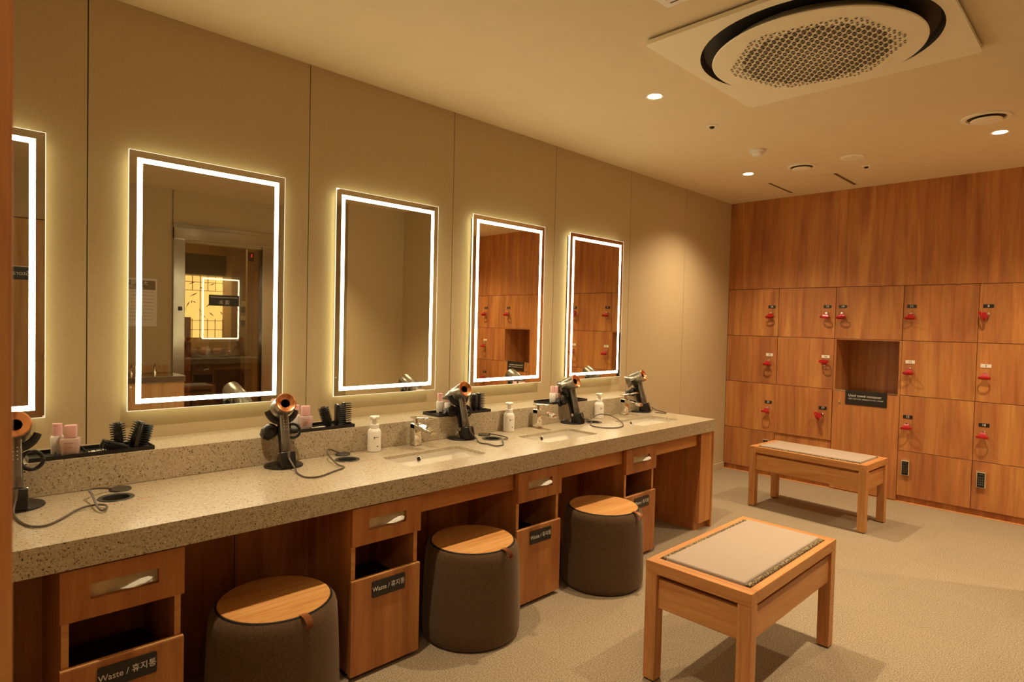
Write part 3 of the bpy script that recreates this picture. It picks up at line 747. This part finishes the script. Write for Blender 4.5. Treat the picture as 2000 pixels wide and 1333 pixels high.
# ---------------------------------------------------------------- hair dryers and stands
DS = 1.075
def dryer(cx, cy, cordpts, label, standlabel, yaw=0, nozzle=True, tall=False):
    """cx, cy = foot of the handle"""
    st_ = thing('dryer_stand', standlabel, 'stand', (cx, cy, FZ+.0002), (0, 0, yaw), 'black hair dryer stands')
    th = math.radians(17); hd = Vector((-math.sin(th), 0, math.cos(th)))     # handle direction going up
    tb = math.radians(24); ax = Vector((-math.cos(tb), 0, -math.sin(tb)))                           # nozzle direction
    bm = bmesh.new(); lathe(bm, [(0, 0), (.074, 0), (.076, .003), (.074, .007), (.066, .009), (0, .009)], 48, Matrix.Translation((-.052, 0, 0))); obj('base_disc', bm, black, st_, smooth=True)
    bm = bmesh.new(); lathe(bm, [(0, .0091), (.022, .0091), (.020, .022), (.012, .024), (0, .024)], 24, Matrix.Translation((-.062, 0, 0))); obj('base_boss', bm, steel, st_, smooth=True)
    # socket that takes the foot of the handle
    bm = bmesh.new(); q = Matrix((Vector((0,1,0)).cross(hd), Vector((0,1,0)), hd)).transposed().to_4x4()
    q.translation = Vector((.0, 0, .0))
    b2 = bmesh.new(); bx(b2, -.036, .027, -.030, .030, -.002, .066, bev=.006, seg=3)
    for v in b2.verts:
        p = q @ v.co; v.co = Vector((p.x, p.y, max(p.z, .0092) if p.z < .02 else p.z))
    obj('socket', b2, black, st_, smooth=True); bm.free()
    b2 = bmesh.new(); bx(b2, -.040, -.024, -.018, .018, .012, .200, bev=.003); b2.transform(q); obj('upright', b2, black, st_, smooth=True)
    b2 = bmesh.new(); cyl(b2, q @ Vector((-.016, -.0312, .060)), q @ Vector((-.016, .0312, .060)), .009); obj('socket_pin', b2, chrome, st_, smooth=True)
    HC = q @ Vector((0, 0, .252))       # head centre
    # cradle: curved fork under the head
    pts = []
    for a in range(-78, 79, 8):
        ar = math.radians(a); pts.append(HC + ax*.018 + Vector((0, 1, 0))*math.sin(ar)*.059 - hd*math.cos(ar)*.059)
    b2 = bmesh.new(); tube(b2, pts, .0085, 8, flat=1.6); obj('cradle', b2, black, st_, smooth=True)
    # ring hook one side, attachment holder the other
    b2 = bmesh.new(); tube(b2, [q @ Vector((-.030, .042+.028*math.cos(a), .152+.028*math.sin(a))) for a in [2*PI*k/24 for k in range(24)]], .0062, 8, True); obj('ring_hook', b2, black, st_, smooth=True)
    b2 = bmesh.new(); m_ = q @ Matrix.Translation((-.030, -.044, .160)) @ Matrix.Rotation(PI/2, 4, 'Y')
    lathe(b2, [(0, -.004), (.012, -.004), (.012, .002), (.022, .003), (.027, 0), (.031, -.012), (.026, -.022), (0, -.022)], 24, m_); obj('attachment_holder', b2, nickel if False else black, st_, smooth=True)
    b2 = bmesh.new(); m_ = q @ Matrix.Translation((-.058, -.048, .155)) @ Matrix.Rotation(-PI/2, 4, 'Y')
    lathe(b2, [(.024, 0), (.027, .010), (.030, .022), (.026, .030), (0, .030)], 8, m_); obj('spare_nozzle', b2, black, st_, smooth=True)
    # the dryer itself
    d = thing('hair_dryer', label, 'hair dryer', (cx, cy, FZ+.0002), (0, 0, yaw), 'grey and copper hair dryers')
    b2 = bmesh.new(); qh = q.copy()
    lathe(b2, [(0, .0675), (.0185, .0675), (.0195, .070), (.0195, .105), (.0188, .108), (.0188, .215)], 32, qh, cap=False); obj('handle', b2, iron, d, smooth=True)
    qa = ax.to_track_quat('Z', 'Y').to_matrix().to_4x4(); qa.translation = HC
    b2 = bmesh.new(); lathe(b2, [(.0405, -.048), (.0415, -.044), (.0415, .040), (.038, .046), (.020, .048), (.018, .046)], 48, qa, cap=False); obj('head', b2, nickel, d, smooth=True)
    b2 = bmesh.new(); lathe(b2, [(.0175, -.036), (.0178, -.039), (.034, -.0495), (.037, -.0505), (.0405, -.0485)], 48, qa, cap=False); obj('intake_ring', b2, copper, d, smooth=True)
    b2 = bmesh.new(); lathe(b2, [(.0176, -.0365), (.0174, .030), (0, .030)], 32, qa, cap=False); obj('air_core', b2, darkrec, d, smooth=True)
    b2 = bmesh.new()
    for k in range(4):
        for sgn in (-1, 1):
            p = q @ Vector((.0187, .005*sgn, .190-.012*k)); bmesh.ops.create_uvsphere(b2, u_segments=8, v_segments=6, radius=.0022, matrix=Matrix.Translation(p))
    obj('buttons', b2, chrome, d, smooth=True)
    if nozzle:
        b2 = bmesh.new(); A = []
        for z, hx, hy in (((.046, .036, .036), (.060, .034, .036), (.095, .010, .046)) if tall else ((.046, .036, .036), (.058, .036, .033), (.104, .046, .008))):
            A.append([b2.verts.new(qa @ Vector((hx*math.copysign(abs(math.cos(a))**.7, math.cos(a)), hy*math.copysign(abs(math.sin(a))**.7, math.sin(a)), z))) for a in [2*PI*k/24 for k in range(24)]])
        for a_, b3 in zip(A, A[1:]):
            for k in range(24): b2.faces.new((a_[k], a_[(k+1) % 24], b3[(k+1) % 24], b3[k]))
        b2.faces.new(A[0][::-1]); b2.faces.new(A[-1]); obj('nozzle', b2, iron, d, smooth=True)
    if cordpts:
        R = Matrix.Rotation(-yaw, 4, 'Z')
        loc = Vector((cx, cy, FZ))
        pts = [q @ Vector((.030, 0, .060)), q @ Vector((.034, 0, .035))] + [(R @ (Vector((x, y, FZ+z)) - loc))/DS for x, y, z in cordpts]
        b2 = bmesh.new(); tube(b2, smooth_path(pts, 5), .0033, 8); obj('cord', b2, cord_m, d, smooth=True)
        b2 = bmesh.new(); cyl(b2, q @ Vector((.0275, 0, .064)), q @ Vector((.033, 0, .030)), .007, .004); obj('cord_sleeve', b2, cord_m, d, smooth=True)
    d.scale = (DS, DS, DS); st_.scale = (DS, DS, DS)
    return d
zc = .0045
c1 = [(.480,-5.740,.012),(.56,-5.735,zc),(.640,-5.716,zc),(.662,-5.682,zc),(.616,-5.636,zc),(.549,-5.586,zc+.002),(.530,-5.545,zc+.004),(.550,-5.512,.010),(.600,-5.512,.012),(.612,-5.530,.009),(.560,-5.535,.018),(.47,-5.530,.03),(.42,-5.53,.036),(.37,-5.49,.024),(.342,-5.450,.010)]
c2 = [(.47,-4.81,.010),(.535,-4.828,zc),(.609,-4.825,zc),(.626,-4.778,zc),(.588,-4.701,zc),(.545,-4.625,zc),(.50,-4.632,.010),(.40,-4.620,.030),(.345,-4.600,.042),(.31,-4.565,.036),(.305,-4.515,.012)]
c3 = [(.43,-3.760,.012),(.49,-3.790,zc),(.55,-3.778,zc),(.610,-3.780,zc),(.600,-3.720,zc),(.520,-3.650,.008),(.50,-3.590,.008),(.43,-3.58,.010),(.35,-3.60,.012)]
c4 = [(.43,-2.790,.020),(.40,-2.700,.034),(.375,-2.590,.040),(.38,-2.500,.028),(.45,-2.50,.012),(.57,-2.600,zc),(.640,-2.70,zc),(.650,-2.79,zc),(.590,-2.855,zc),(.50,-2.84,zc),(.44,-2.77,.008),(.41,-2.72,.004)]
c5 = [(.375,-1.960,.012),(.36,-1.915,.02),(.335,-1.885,.03),(.36,-1.872,.012),(.44,-1.885,zc),(.48,-1.915,zc),(.465,-1.945,zc),(.41,-1.955,zc)]
dl = ['cut off by the left edge', 'between the two nearest basins positions, facing the camera', 'just past the nearest basin', 'just past the middle basin, with a big looped cord', 'at the far end of the counter']
dl[1] = 'second from the left, its copper ring facing the camera'
xs = [(.425,-5.730), (.398,-4.812), (.372,-3.772), (.390,-2.830), (.352,-1.985)]
for i, ((x, y), cp) in enumerate(zip(xs, (c1, c2, c3, c4, c5))):
    dryer(x, y, cp, 'grey and copper hair dryer ' + dl[i], 'black stand of the hair dryer ' + dl[i], yaw=math.radians([-4, -8, -2, 4, 8][i]), tall=i >= 3)

# ---------------------------------------------------------------- trays, bottles, brushes, soap
T1 = [(-5.68, 'black tray on the ledge nearest the camera'), (-4.805, 'black tray on the ledge behind the second hair dryer'), (-3.90, 'black tray on the ledge behind the third hair dryer'), (-2.99, 'black tray on the ledge behind the fourth hair dryer')]
def tray_bm():
    bm = bmesh.new(); L_, W_ = .39, .145
    bx(bm, 0, W_, 0, L_, .0, .003); bx(bm, 0, .003, 0, L_, .003, .015); bx(bm, W_-.003, W_, 0, L_, .003, .015)
    bx(bm, .003, W_-.003, 0, .003, .003, .015); bx(bm, .003, W_-.003, L_-.003, L_, .003, .015)
    bx(bm, .003, W_-.003, .085, .088, .003, .013); bx(bm, .003, W_-.003, .175, .178, .003, .013)
    return bm
t0 = None
for y, l in T1:
    if t0 is None: t0 = obj('amenity_tray', tray_bm(), black); t0.location = (.124, y, LZ+.0003); tag(t0, l, 'tray', 'black trays on the stone ledge')
    else:
        o = t0.copy(); C.objects.link(o); o.location = (.124, y, LZ+.0003); tag(o, l, 'tray', 'black trays on the stone ledge')
ZT = LZ + .0035
def bottle(x, y, label, kind='pink', s=1.0, rz=0):
    t = thing('lotion_bottle', label, 'bottle', (x, y, ZT), (0, 0, rz), 'toiletry bottles on the trays')
    if kind == 'pink':
        bm = bmesh.new(); A = []
        for z, hx, hy, r in ((0, .018, .024, .005), (.004, .020, .026, .006), (.056, .025, .031, .006), (.062, .0235, .0295, .006), (.065, .012, .014, .006)):
            A.append([bm.verts.new((a, b_, z*s)) for a, b_ in rrect(-hx, hx, -hy, hy, r, 3)])
        for a_, b3 in zip(A, A[1:]):
            n = len(a_)
            for k in range(n): bm.faces.new((a_[k], a_[(k+1) % n], b3[(k+1) % n], b3[k]))
        bm.faces.new(A[0][::-1]); bm.faces.new(A[-1]); obj('flask', bm, pinkglass, t, smooth=True)
        obj('cap', box(-.0165, .0165, -.0185, .0185, .0655*s, .110*s, bev=.002), pink, t, smooth=True)
        bm = bmesh.new(); [bx(bm, .0232, .0245, -.017, -.017+w__, z, z+.0022) for z, w__ in ((.046, .030), (.038, .024), (.031, .028), (.024, .016))]; obj('label_print', bm, plain('rosy_print', (.5,.2,.2), .6) if 'rosy_print' not in bpy.data.materials else bpy.data.materials['rosy_print'], t)
    else:
        bm = bmesh.new(); lathe(bm, [(0, 0), (.0175, 0), (.0195, .003), (.0215, .062), (.0185, .067), (0, .067)], 32); obj('flask', bm, white if kind == 'white' else white, t, smooth=True)
        if kind == 'whitepink':
            bm = bmesh.new(); lathe(bm, [(.0155, .067), (.0155, .112), (0, .112)], 24, Matrix.Identity(4)); obj('cap', bm, pink, t)
    return t
bottle(.215, -5.552, 'pink glass bottle with square pink cap, front one on the nearest tray', 'pink', rz=math.radians(-18))
bottle(.165, -5.585, 'pale bottle with pink cap behind the pink glass bottle on the nearest tray', 'whitepink')
bottle(.205, -4.640, 'pink glass bottle with pink cap beside the second hair dryer', 'pink', rz=math.radians(-12))
bottle(.165, -4.670, 'pale bottle with pink cap half hidden behind the second hair dryer', 'whitepink')
bottle(.226, -3.800, 'small plain white bottle at the left of the third tray', 'white')
bottle(.185, -3.757, 'pink glass bottle beside the small plain white bottle', 'pink', rz=.2)
bottle(.150, -3.800, 'pale bottle with pink cap at the back of the third tray', 'whitepink')
bottle(.225, -2.915, 'pale bottle with pink cap at the left of the fourth tray', 'whitepink')
bottle(.215, -2.855, 'pink glass bottle with pink cap on the fourth tray', 'pink', rz=.1)
def brush(x, y, label, rot, kind='round', L=.092):
    t = thing('hair_brush', label, 'brush', (x, y, ZT+.0005), rot, 'black hair brushes in the trays')
    rr = random.Random(int(abs(x*1000+y*100)))
    if kind == 'round':
        bm = bmesh.new(); lathe(bm, [(0, 0), (.009, 0), (.010, .012), (.0115, .016), (.0115, L-.004), (.009, L), (0, L)], 16); obj('barrel', bm, black, t, smooth=True)
        bm = bmesh.new()
        for k in range(9):
            z = .018 + (L-.026)*k/8
            for j in range(14):
                a = 2*PI*(j+.5*(k % 2))/14; p0 = Vector((.0105*math.cos(a), .0105*math.sin(a), z)); p1 = Vector((.020*math.cos(a), .020*math.sin(a), z+.0015))
                cyl(bm, p0, p1, .0015, .0009, n=4)
        obj('bristles', bm, blackm, t)
    else:
        bm = bmesh.new(); bx(bm, -.006, .006, -.013, .013, 0, L, bev=.004, seg=3); obj('paddle', bm, black, t, smooth=True)
        bm = bmesh.new()
        for k in range(10):
            z = .008 + (L-.014)*k/9
            for j in range(5):
                yy = -.010+.005*j; cyl(bm, (.005, yy, z), (.027, yy*1.15, z+.001), .0017, .0010, n=4)
        obj('bristles', bm, blackm, t)
    bm = bmesh.new(); lathe(bm, [(0, -.0), (.006, 0), (.006, .004), (0, .004)], 10); obj('end_cap', bm, blackm, t)
    t.scale = (1.35, 1.35, 1.12)
    return t
R_ = math.radians
ry = R_
brush(.200, -5.395, 'round black brush standing tallest on the nearest tray', (R_(4), R_(-3), 0))
brush(.235, -5.345, 'black vented brush leaning right on the nearest tray', (R_(-28), R_(6), R_(60)), 'vent', .090)
brush(.190, -5.350, 'black round brush leaning behind the vented one on the nearest tray', (R_(-18), R_(0), 0))
brush(.235, -5.375, 'black brush fallen to the left on the nearest tray', (R_(68), R_(6), R_(0)), 'vent', .085)
brush(.215, -4.525, 'black brush leaning left on the second tray', (R_(18), R_(0), 0), 'round')
brush(.205, -4.480, 'black brush standing in the middle of the second tray', (R_(4), R_(0), R_(80)), 'vent', .095)
brush(.195, -4.435, 'black brush with long bristles pointing right on the second tray', (R_(-2), 0, R_(75)), 'vent', .098)
brush(.205, -3.590, 'black brush half hidden by the third hair dryer', (R_(3), 0, 0), 'round', .09)
brush(.200, -3.550, 'black brush with bristles pointing right on the third tray', (0, 0, R_(75)), 'vent', .092)
brush(.215, -2.775, 'black brush half hidden by the fourth hair dryer', (R_(5), 0, 0), 'round', .085)
# paper sachets
for (x, y, l) in ((.215, -5.475, 'white paper sachets in the nearest tray'), (.22, -4.585, 'white paper sachets in the second tray')):
    bm = bmesh.new()
    for k in range(4): bx(bm, -.012, .012, -.03+k*.017, -.017+k*.017, 0, .004+.001*k, bev=.001, seg=1)
    o = obj('paper_sachets', bm, white); o.location = (x, y, ZT); tag(o, l, 'sachets', 'paper sachets')
def soap(x, y, label):
    t = thing('soap_dispenser', label, 'soap dispenser', (x, y, FZ+.0003), (0, 0, R_(-35)), 'white foam soap dispensers')
    bm = bmesh.new(); lathe(bm, [(0, 0), (.031, 0), (.0335, .003), (.0335, .092), (.031, .103), (.024, .111), (.0215, .113), (0, .113)], 40); obj('bottle_body', bm, white, t, smooth=True)
    bm = bmesh.new(); lathe(bm, [(.022, .1135), (.022, .132), (.020, .134), (0, .134)], 32); obj('collar', bm, white, t, smooth=True)
    bm = bmesh.new(); cyl(bm, (0, 0, .134), (0, 0, .160), .0115); lathe(bm, [(0, .160), (.022, .160), (.0235, .163), (.0235, .171), (.021, .174), (0, .174)], 32); bx(bm, .0, .036, -.007, .007, .1615, .171, bev=.002); obj('pump_head', bm, white, t, smooth=True)
    bm = bmesh.new()
    for z, a0, a1, h in ((.072, -12, 22, .0018), (.066, -16, -8, .010), (.0265, 8, 24, .004)):
        for a in range(a0, a1, 4):
            ar = R_(a+18); m_ = Matrix.Rotation(ar, 4, 'Z'); b2 = bmesh.new(); bx(b2, .0333, .0340, -.0012, .0012, z, z+h); b2.transform(m_)
            me_ = bpy.data.meshes.new('t'); b2.to_mesh(me_); b2.free(); bm.from_mesh(me_); bpy.data.meshes.remove(me_)
    obj('label_print', bm, textd, t)
    return t
s1 = soap(.314, -4.332, 'white foam soap bottle beside the nearest basin')
dup(s1, (.312, -3.402, FZ+.0003), 'white foam soap bottle beside the middle basin')
dup(s1, (.312, -2.520, FZ+.0003), 'white foam soap bottle beside the far basin')

# ---------------------------------------------------------------- ceiling fittings
ac = thing('ceiling_air_conditioner', 'large square ceiling air conditioner with round perforated disc', 'air conditioner', (1.895, -3.125, H))
me = fill_mesh(rrect(-.525, .525, -.525, .525, .02), [circ(0, 0, .478, 64)[::-1]], .018, 'frame_panel')
obj('frame_panel', me, acwhite, ac, loc=(0, 0, -.0195), label=None)
bm = bmesh.new(); lathe(bm, [(.478, -.028), (.462, -.002), (.30, -.001)], 64, cap=False); obj('outlet_channel', bm, darkrec, ac, smooth=True)
bm = bmesh.new(); lathe(bm, [(.36, -.004), (.39, -.030), (.422, -.052), (.425, -.056), (.421, -.0595), (.30, -.0625), (0, -.064)], 96, cap=False); obj('disc', bm, acwhite, ac, smooth=True)
bm = bmesh.new(); p = .034; hh = p*math.sqrt(3)/2
for i in range(-26, 27):
    for j in range(-26, 27):
        for up_ in (0, 1):
            cx = (i + j*.5)*p + (p*.5 if True else 0); cy = j*hh + (hh/3 if not up_ else hh*2/3)
            if up_: cx += p*.5
            rr = math.hypot(cx, cy)
            ang = math.atan2(cy, cx)
            if rr > .335 + .012*math.cos(6*ang): continue
            s_ = .0126 if rr < .29 else .0078
            zz = -.0648
            pts = [(cx + s_*math.cos(R_(90+120*k+(180 if up_ else 0))), cy + s_*math.sin(R_(90+120*k+(180 if up_ else 0)))) for k in range(3)]
            lo = [bm.verts.new((x, y, zz)) for x, y in pts]; bm.faces.new(lo)
m0 = Matrix.Rotation(R_(12), 4, 'Z'); bm.transform(m0)
obj('grille_perforations', bm, plain('grille_shadow', (.055,.038,.020), .8), ac)
def diffuser(x, y, r, label):
    t = thing('round_air_vent', label, 'air vent', (x, y, H), group='round ceiling air vents')
    bm = bmesh.new(); lathe(bm, [(r, -.0005), (r-.003, -.008), (r*.80, -.010), (r*.76, -.002)], 48, cap=False); obj('outer_ring', bm, offwhite, t, smooth=True)
    bm = bmesh.new(); lathe(bm, [(0, -.0008), (r*.77, -.0008)], 48, cap=False); obj('dark_gap', bm, plain('vent_shadow', (.10,.06,.04), .6) if 'vent_shadow' not in bpy.data.materials else bpy.data.materials['vent_shadow'], t)
    bm = bmesh.new(); lathe(bm, [(r*.12, -.001), (r*.12, -.012), (r*.60, -.014), (r*.64, -.018), (r*.60, -.024), (r*.3, -.030), (0, -.032)], 48, cap=False); obj('centre_dish', bm, offwhite, t, smooth=True)
    return t
diffuser(1.072, -1.045, .105, 'small round air vent beside the ceiling hatch')
diffuser(2.275, -1.482, .122, 'larger round air vent beside the right downlight')
bm = bmesh.new(); lathe(bm, [(.082, -.0005), (.082, -.004), (.075, -.011), (.02, -.013), (0, -.013)], 48, cap=False)
o = obj('speaker_cover', bm, offwhite, smooth=True); o.location = (1.443, -1.075, H); tag(o, 'flat round cream cover plate on the ceiling', 'cover plate')
for x, y, l in ((1.02, -2.37, 'tiny recessed sprinkler between downlight and smoke detector'), (1.437, -.74, 'tiny recessed sprinkler nearest the locker wall')):
    t = thing('sprinkler', l, 'sprinkler', (x, y, H), group='small ceiling sprinklers')
    bm = bmesh.new(); lathe(bm, [(.036, -.0005), (.034, -.004), (.020, -.006), (.016, -.001)], 32, cap=False); obj('flange', bm, offwhite, t, smooth=True)
    bm = bmesh.new(); lathe(bm, [(.015, -.001), (.012, -.014), (0, -.016)], 20, cap=False); obj('nozzle', bm, darkrec, t, smooth=True)
t = thing('smoke_detector', 'white domed smoke detector on the ceiling', 'smoke detector', (1.010, -1.690, H))
bm = bmesh.new(); lathe(bm, [(.052, -.0005), (.052, -.014), (.046, -.020)], 40, cap=False); lathe(bm, [(0, -.020), (.046, -.020)], 40, cap=False); obj('base', bm, white, t, smooth=True)
bm = bmesh.new(); lathe(bm, [(.036, -.0205), (.036, -.034), (.028, -.043), (0, -.045)], 40, cap=False); obj('dome', bm, white, t, smooth=True)
t = thing('access_hatch', 'rectangular ceiling hatch with two dark side slots', 'hatch', (.925, -.415, H))
obj('lid', box(-.252, .252, -.245, .245, -.003, -.0005, bev=.001, seg=1), ceilpaint, t)
bm = bmesh.new(); bx(bm, -.275, -.252, -.25, .25, -.0028, -.0004); bx(bm, .252, .275, -.25, .25, -.0028, -.0004); obj('slot', bm, plain('slot_brown', (.16,.085,.04), .7), t)
t = thing('ceiling_speaker', 'square white slotted ceiling plate cut off by the top edge', 'vent plate', (1.74, -3.975, H))
obj('plate', box(-.15, .15, -.15, .15, -.008, -.0005, bev=.002), white, t)
bm = bmesh.new()
for k in range(9): bx(bm, -.12, .12, -.122+k*.03, -.116+k*.03, -.0088, -.0078)
obj('slots', bm, darkrec, t)

# ---------------------------------------------------------------- what the mirrors show: things along the right wall and beyond the door
ps = thing('wall_poster', 'white printed notice with dark heading on the wall, seen in the mirror', 'poster', (XR-.001, -4.40, 1.555))
obj('sheet', box(-.003, 0, -.18, .18, -.235, .235), paper, ps)
obj('heading_band', box(-.0038, -.003, -.13, .165, .125, .215), posterhd, ps)
lettering('大浴場や', .052, textw, ps, (-.0042, 0, .188), FACE_MX); lettering('ご利用', .045, textw, ps, (-.0042, .0, .145), FACE_MX)
bm = bmesh.new(); rr = random.Random(4)
for k in range(9):
    z = .10-.034*k; bx(bm, -.0036, -.003, -.03-rr.random()*.1, .15, z, z+.004)
obj('text_lines', bm, plain('grey_print', (.38,.34,.30), .7), ps)
wc = thing('water_stand', 'pale oak cabinet with steel basin top, seen in the mirror', 'cabinet', (3.74, -4.52, 0))
obj('cabinet_body', box(-.215, .255, -.42, .42, 0, .80, bev=.002), pale_oak, wc)
bm = bmesh.new(); bx(bm, -.225, .257, -.43, .43, .801, .86, bev=.004); obj('steel_top', bm, steel, wc)
for sy in (.05, .25):
    bm = bmesh.new(); tube(bm, smooth_path([(.12, sy, .86), (.12, sy, .93), (.09, sy, .955), (.04, sy, .95), (.03, sy, .93)], 4), .010, 10); cyl(bm, (.12, sy, .861), (.12, sy, .88), .024); obj('tap', bm, chrome, wc, smooth=True)
bm = bmesh.new(); bx(bm, .225, .255, -.42, .40, .861, .93, bev=.003); obj('splashback', bm, pale_oak, wc)
o = obj('wooden_post', box(4.14, 4.20, -4.03, -3.86, 0, 1.42, bev=.003), redwood); tag(o, 'dark red wooden post just inside the glass door', 'post')
o = obj('call_button', box(XR-.036, XR-.0305, -4.035, -3.995, 1.485, 1.525, bev=.002), black); tag(o, 'small black button plate on the steel door frame', 'button')
dd = thing('door_sign', 'black hanging plate with pale characters on the glass door', 'sign', (XR+.006, -3.575, 1.605))
obj('sign_plate', box(-.006, 0, -.155, .155, -.058, .058, bev=.002), signblk, dd)
obj('sign_line', box(-.0066, -.006, -.14, .14, .030, .036), textw, dd)
lettering('湯 あ', .05, textw, dd, (-.0066, 0, -.022), FACE_MX)
# room beyond
struct('wall_beyond', box(7.2, 7.3, -6.5, .8, 0, H), brownwall)
struct('wall_beyond_side', box(6.33, 7.2, -2.68, -2.60, 0, H), brownwall)
struct('wall_beyond_near', box(6.28, 6.33, -2.68, -1.0, 0, H), brownwall)
struct('wall_beyond_left', box(4.12, 7.2, -6.1, -6.0, 0, H), brownwall)
struct('wall_beyond_end', box(4.12, 6.28, -1.05, -1.0, 0, H), brownwall)
lw_ = thing('lantern_screen', 'glowing amber paper screen with dark lattice and bamboo shadows', 'screen', (6.60, -2.925, 0))
obj('paper', box(0, .02, -.60, .235, 1.12, 2.02), lantern, lw_)
bm = bmesh.new()
for k in range(9): bx(bm, -.012, 0, -.60+k*.104, -.594+k*.104, 1.12, 1.40); bx(bm, -.012, 0, -.60+k*.104, -.594+k*.104, 1.80, 2.02)
for k in range(3): bx(bm, -.012, 0, -.60+k*.26, -.592+k*.26, 1.12, 2.02)
for z in (1.12, 1.24, 1.37, 1.80, 1.92, 2.01): bx(bm, -.012, 0, -.60, .235, z, z+.007)
obj('lattice', bm, joint, lw_)
bm = bmesh.new(); rr = random.Random(9)
for k in range(26):
    yy = rr.uniform(-.5, .2); zz = rr.uniform(1.45, 1.98); a = rr.uniform(-1.2, -.3)*(1 if rr.random() < .6 else -1); L_ = rr.uniform(.05, .13)
    d = Vector((0, math.sin(a), -abs(math.cos(a))))*L_; n_ = Vector((0, d.z, -d.y)).normalized()*.008; c_ = Vector((-.014, yy, zz))
    bm.faces.new([bm.verts.new(c_), bm.verts.new(c_+d*.4+n_), bm.verts.new(c_+d), bm.verts.new(c_+d*.4-n_)])
bmesh.ops.solidify(bm, geom=bm.faces[:], thickness=.001)
obj('bamboo_leaves', bm, plain('leaf_brown', (.10,.04,.012), .7), lw_)
o = obj('dark_valance', box(6.50, 6.60, -4.1, -2.685, 2.03, 2.32), darkwall); tag(o, 'dark panel above the glowing paper screen', 'panel')
o = obj('display_shelf', box(5.9, 7.0, -4.6, -2.685, 0, .90, bev=.004), darkwall); tag(o, 'dark shelf below the glowing paper screen', 'shelf')
for k, (yy, r) in enumerate(((-3.22, .075), (-3.05, .08), (-2.89, .07))):
    bm = bmesh.new(); lathe(bm, [(0, 0), (r*.7, 0), (r, r*.5), (r*.95, r*.9), (r*.5, r*1.3), (0, r*1.35)], 24); o = obj('clay_pot', bm, pot, smooth=True); o.location = (6.2, yy, .901)
    tag(o, 'round reddish pot on the dark shelf, %s' % ['left one', 'middle one', 'right one'][k], 'pot', 'pots under the lit screen')
wd = thing('door_3', 'wooden lattice door with amber glass far beyond the glass door', 'door', (6.27, -2.0, 0)); wd['kind'] = 'structure'
bm = bmesh.new(); bx(bm, -.04, 0, -.42, -.34, 0, 2.10, bev=.003); bx(bm, -.04, 0, .30, .38, 0, 2.10, bev=.003); bx(bm, -.04, 0, -.34, .30, 2.02, 2.10, bev=.003); obj('door_frame', bm, pale_oak, wd)
bm = bmesh.new(); bx(bm, -.03, -.005, -.34, -.27, 0, 2.02, bev=.003); bx(bm, -.03, -.005, .23, .30, 0, 2.02, bev=.003); bx(bm, -.03, -.005, -.27, .23, 0, .85, bev=.003); bx(bm, -.03, -.005, -.27, .23, 1.90, 2.02, bev=.003); obj('leaf', bm, pale_oak, wd)
obj('amber_glass', box(-.02, -.015, -.27, .23, .85, 1.90), lantern, wd)
bm = bmesh.new()
for k in range(5): bx(bm, -.024, -.0205, -.27+k*.1, -.262+k*.1, .85, 1.90)
for k in range(6): bx(bm, -.024, -.0205, -.27, .23, 1.0+k*.16, 1.006+k*.16)
obj('lattice', bm, joint, wd)
pq = thing('wall_plaque', 'two small black and yellow plates on the brown wall beyond the glass door', 'sign', (6.279, -2.50, 1.50))
bm = bmesh.new(); bx(bm, -.02, 0, -.05, .04, .0, .09); bx(bm, -.02, 0, -.05, .04, -.20, -.11); obj('dark_plate', bm, black, pq)
bm = bmesh.new(); bx(bm, -.02, 0, -.04, .04, .091, .17); bx(bm, -.02, 0, -.04, .04, -.109, -.05); obj('yellow_plate', bm, card, pq)
ld = bpy.data.lights.new('corridor_lamp', 'AREA'); ld.energy = 14; ld.color = LIGHT; ld.size = .25; ld.shape = 'DISK'
lo = bpy.data.objects.new('corridor_lamp', ld); C.objects.link(lo); lo.location = (5.0, -3.9, H-.02)
ld = bpy.data.lights.new('lobby_fill', 'AREA'); ld.energy = 12; ld.color = LIGHT; ld.size = .3; ld.shape = 'DISK'  # added ambient fill behind the camera, unseen and without a fixture
lo = bpy.data.objects.new('lobby_fill', ld); C.objects.link(lo); lo.location = (3.4, -6.7, H-.02)
fi = thing('floor_indicator', 'small dark display with a red digit beyond the glass door', 'display', (4.35, -3.165, 2.13))
struct('trim_6', box(4.35, 4.40, -3.20, -3.12, 0, H), brownwall)
obj('case', box(-.02, 0, -.03, .03, -.05, .05, bev=.002), black, fi)
lettering('5', .05, redled, fi, (-.021, 0, .01), FACE_MX)
bpy.context.view_layer.update()
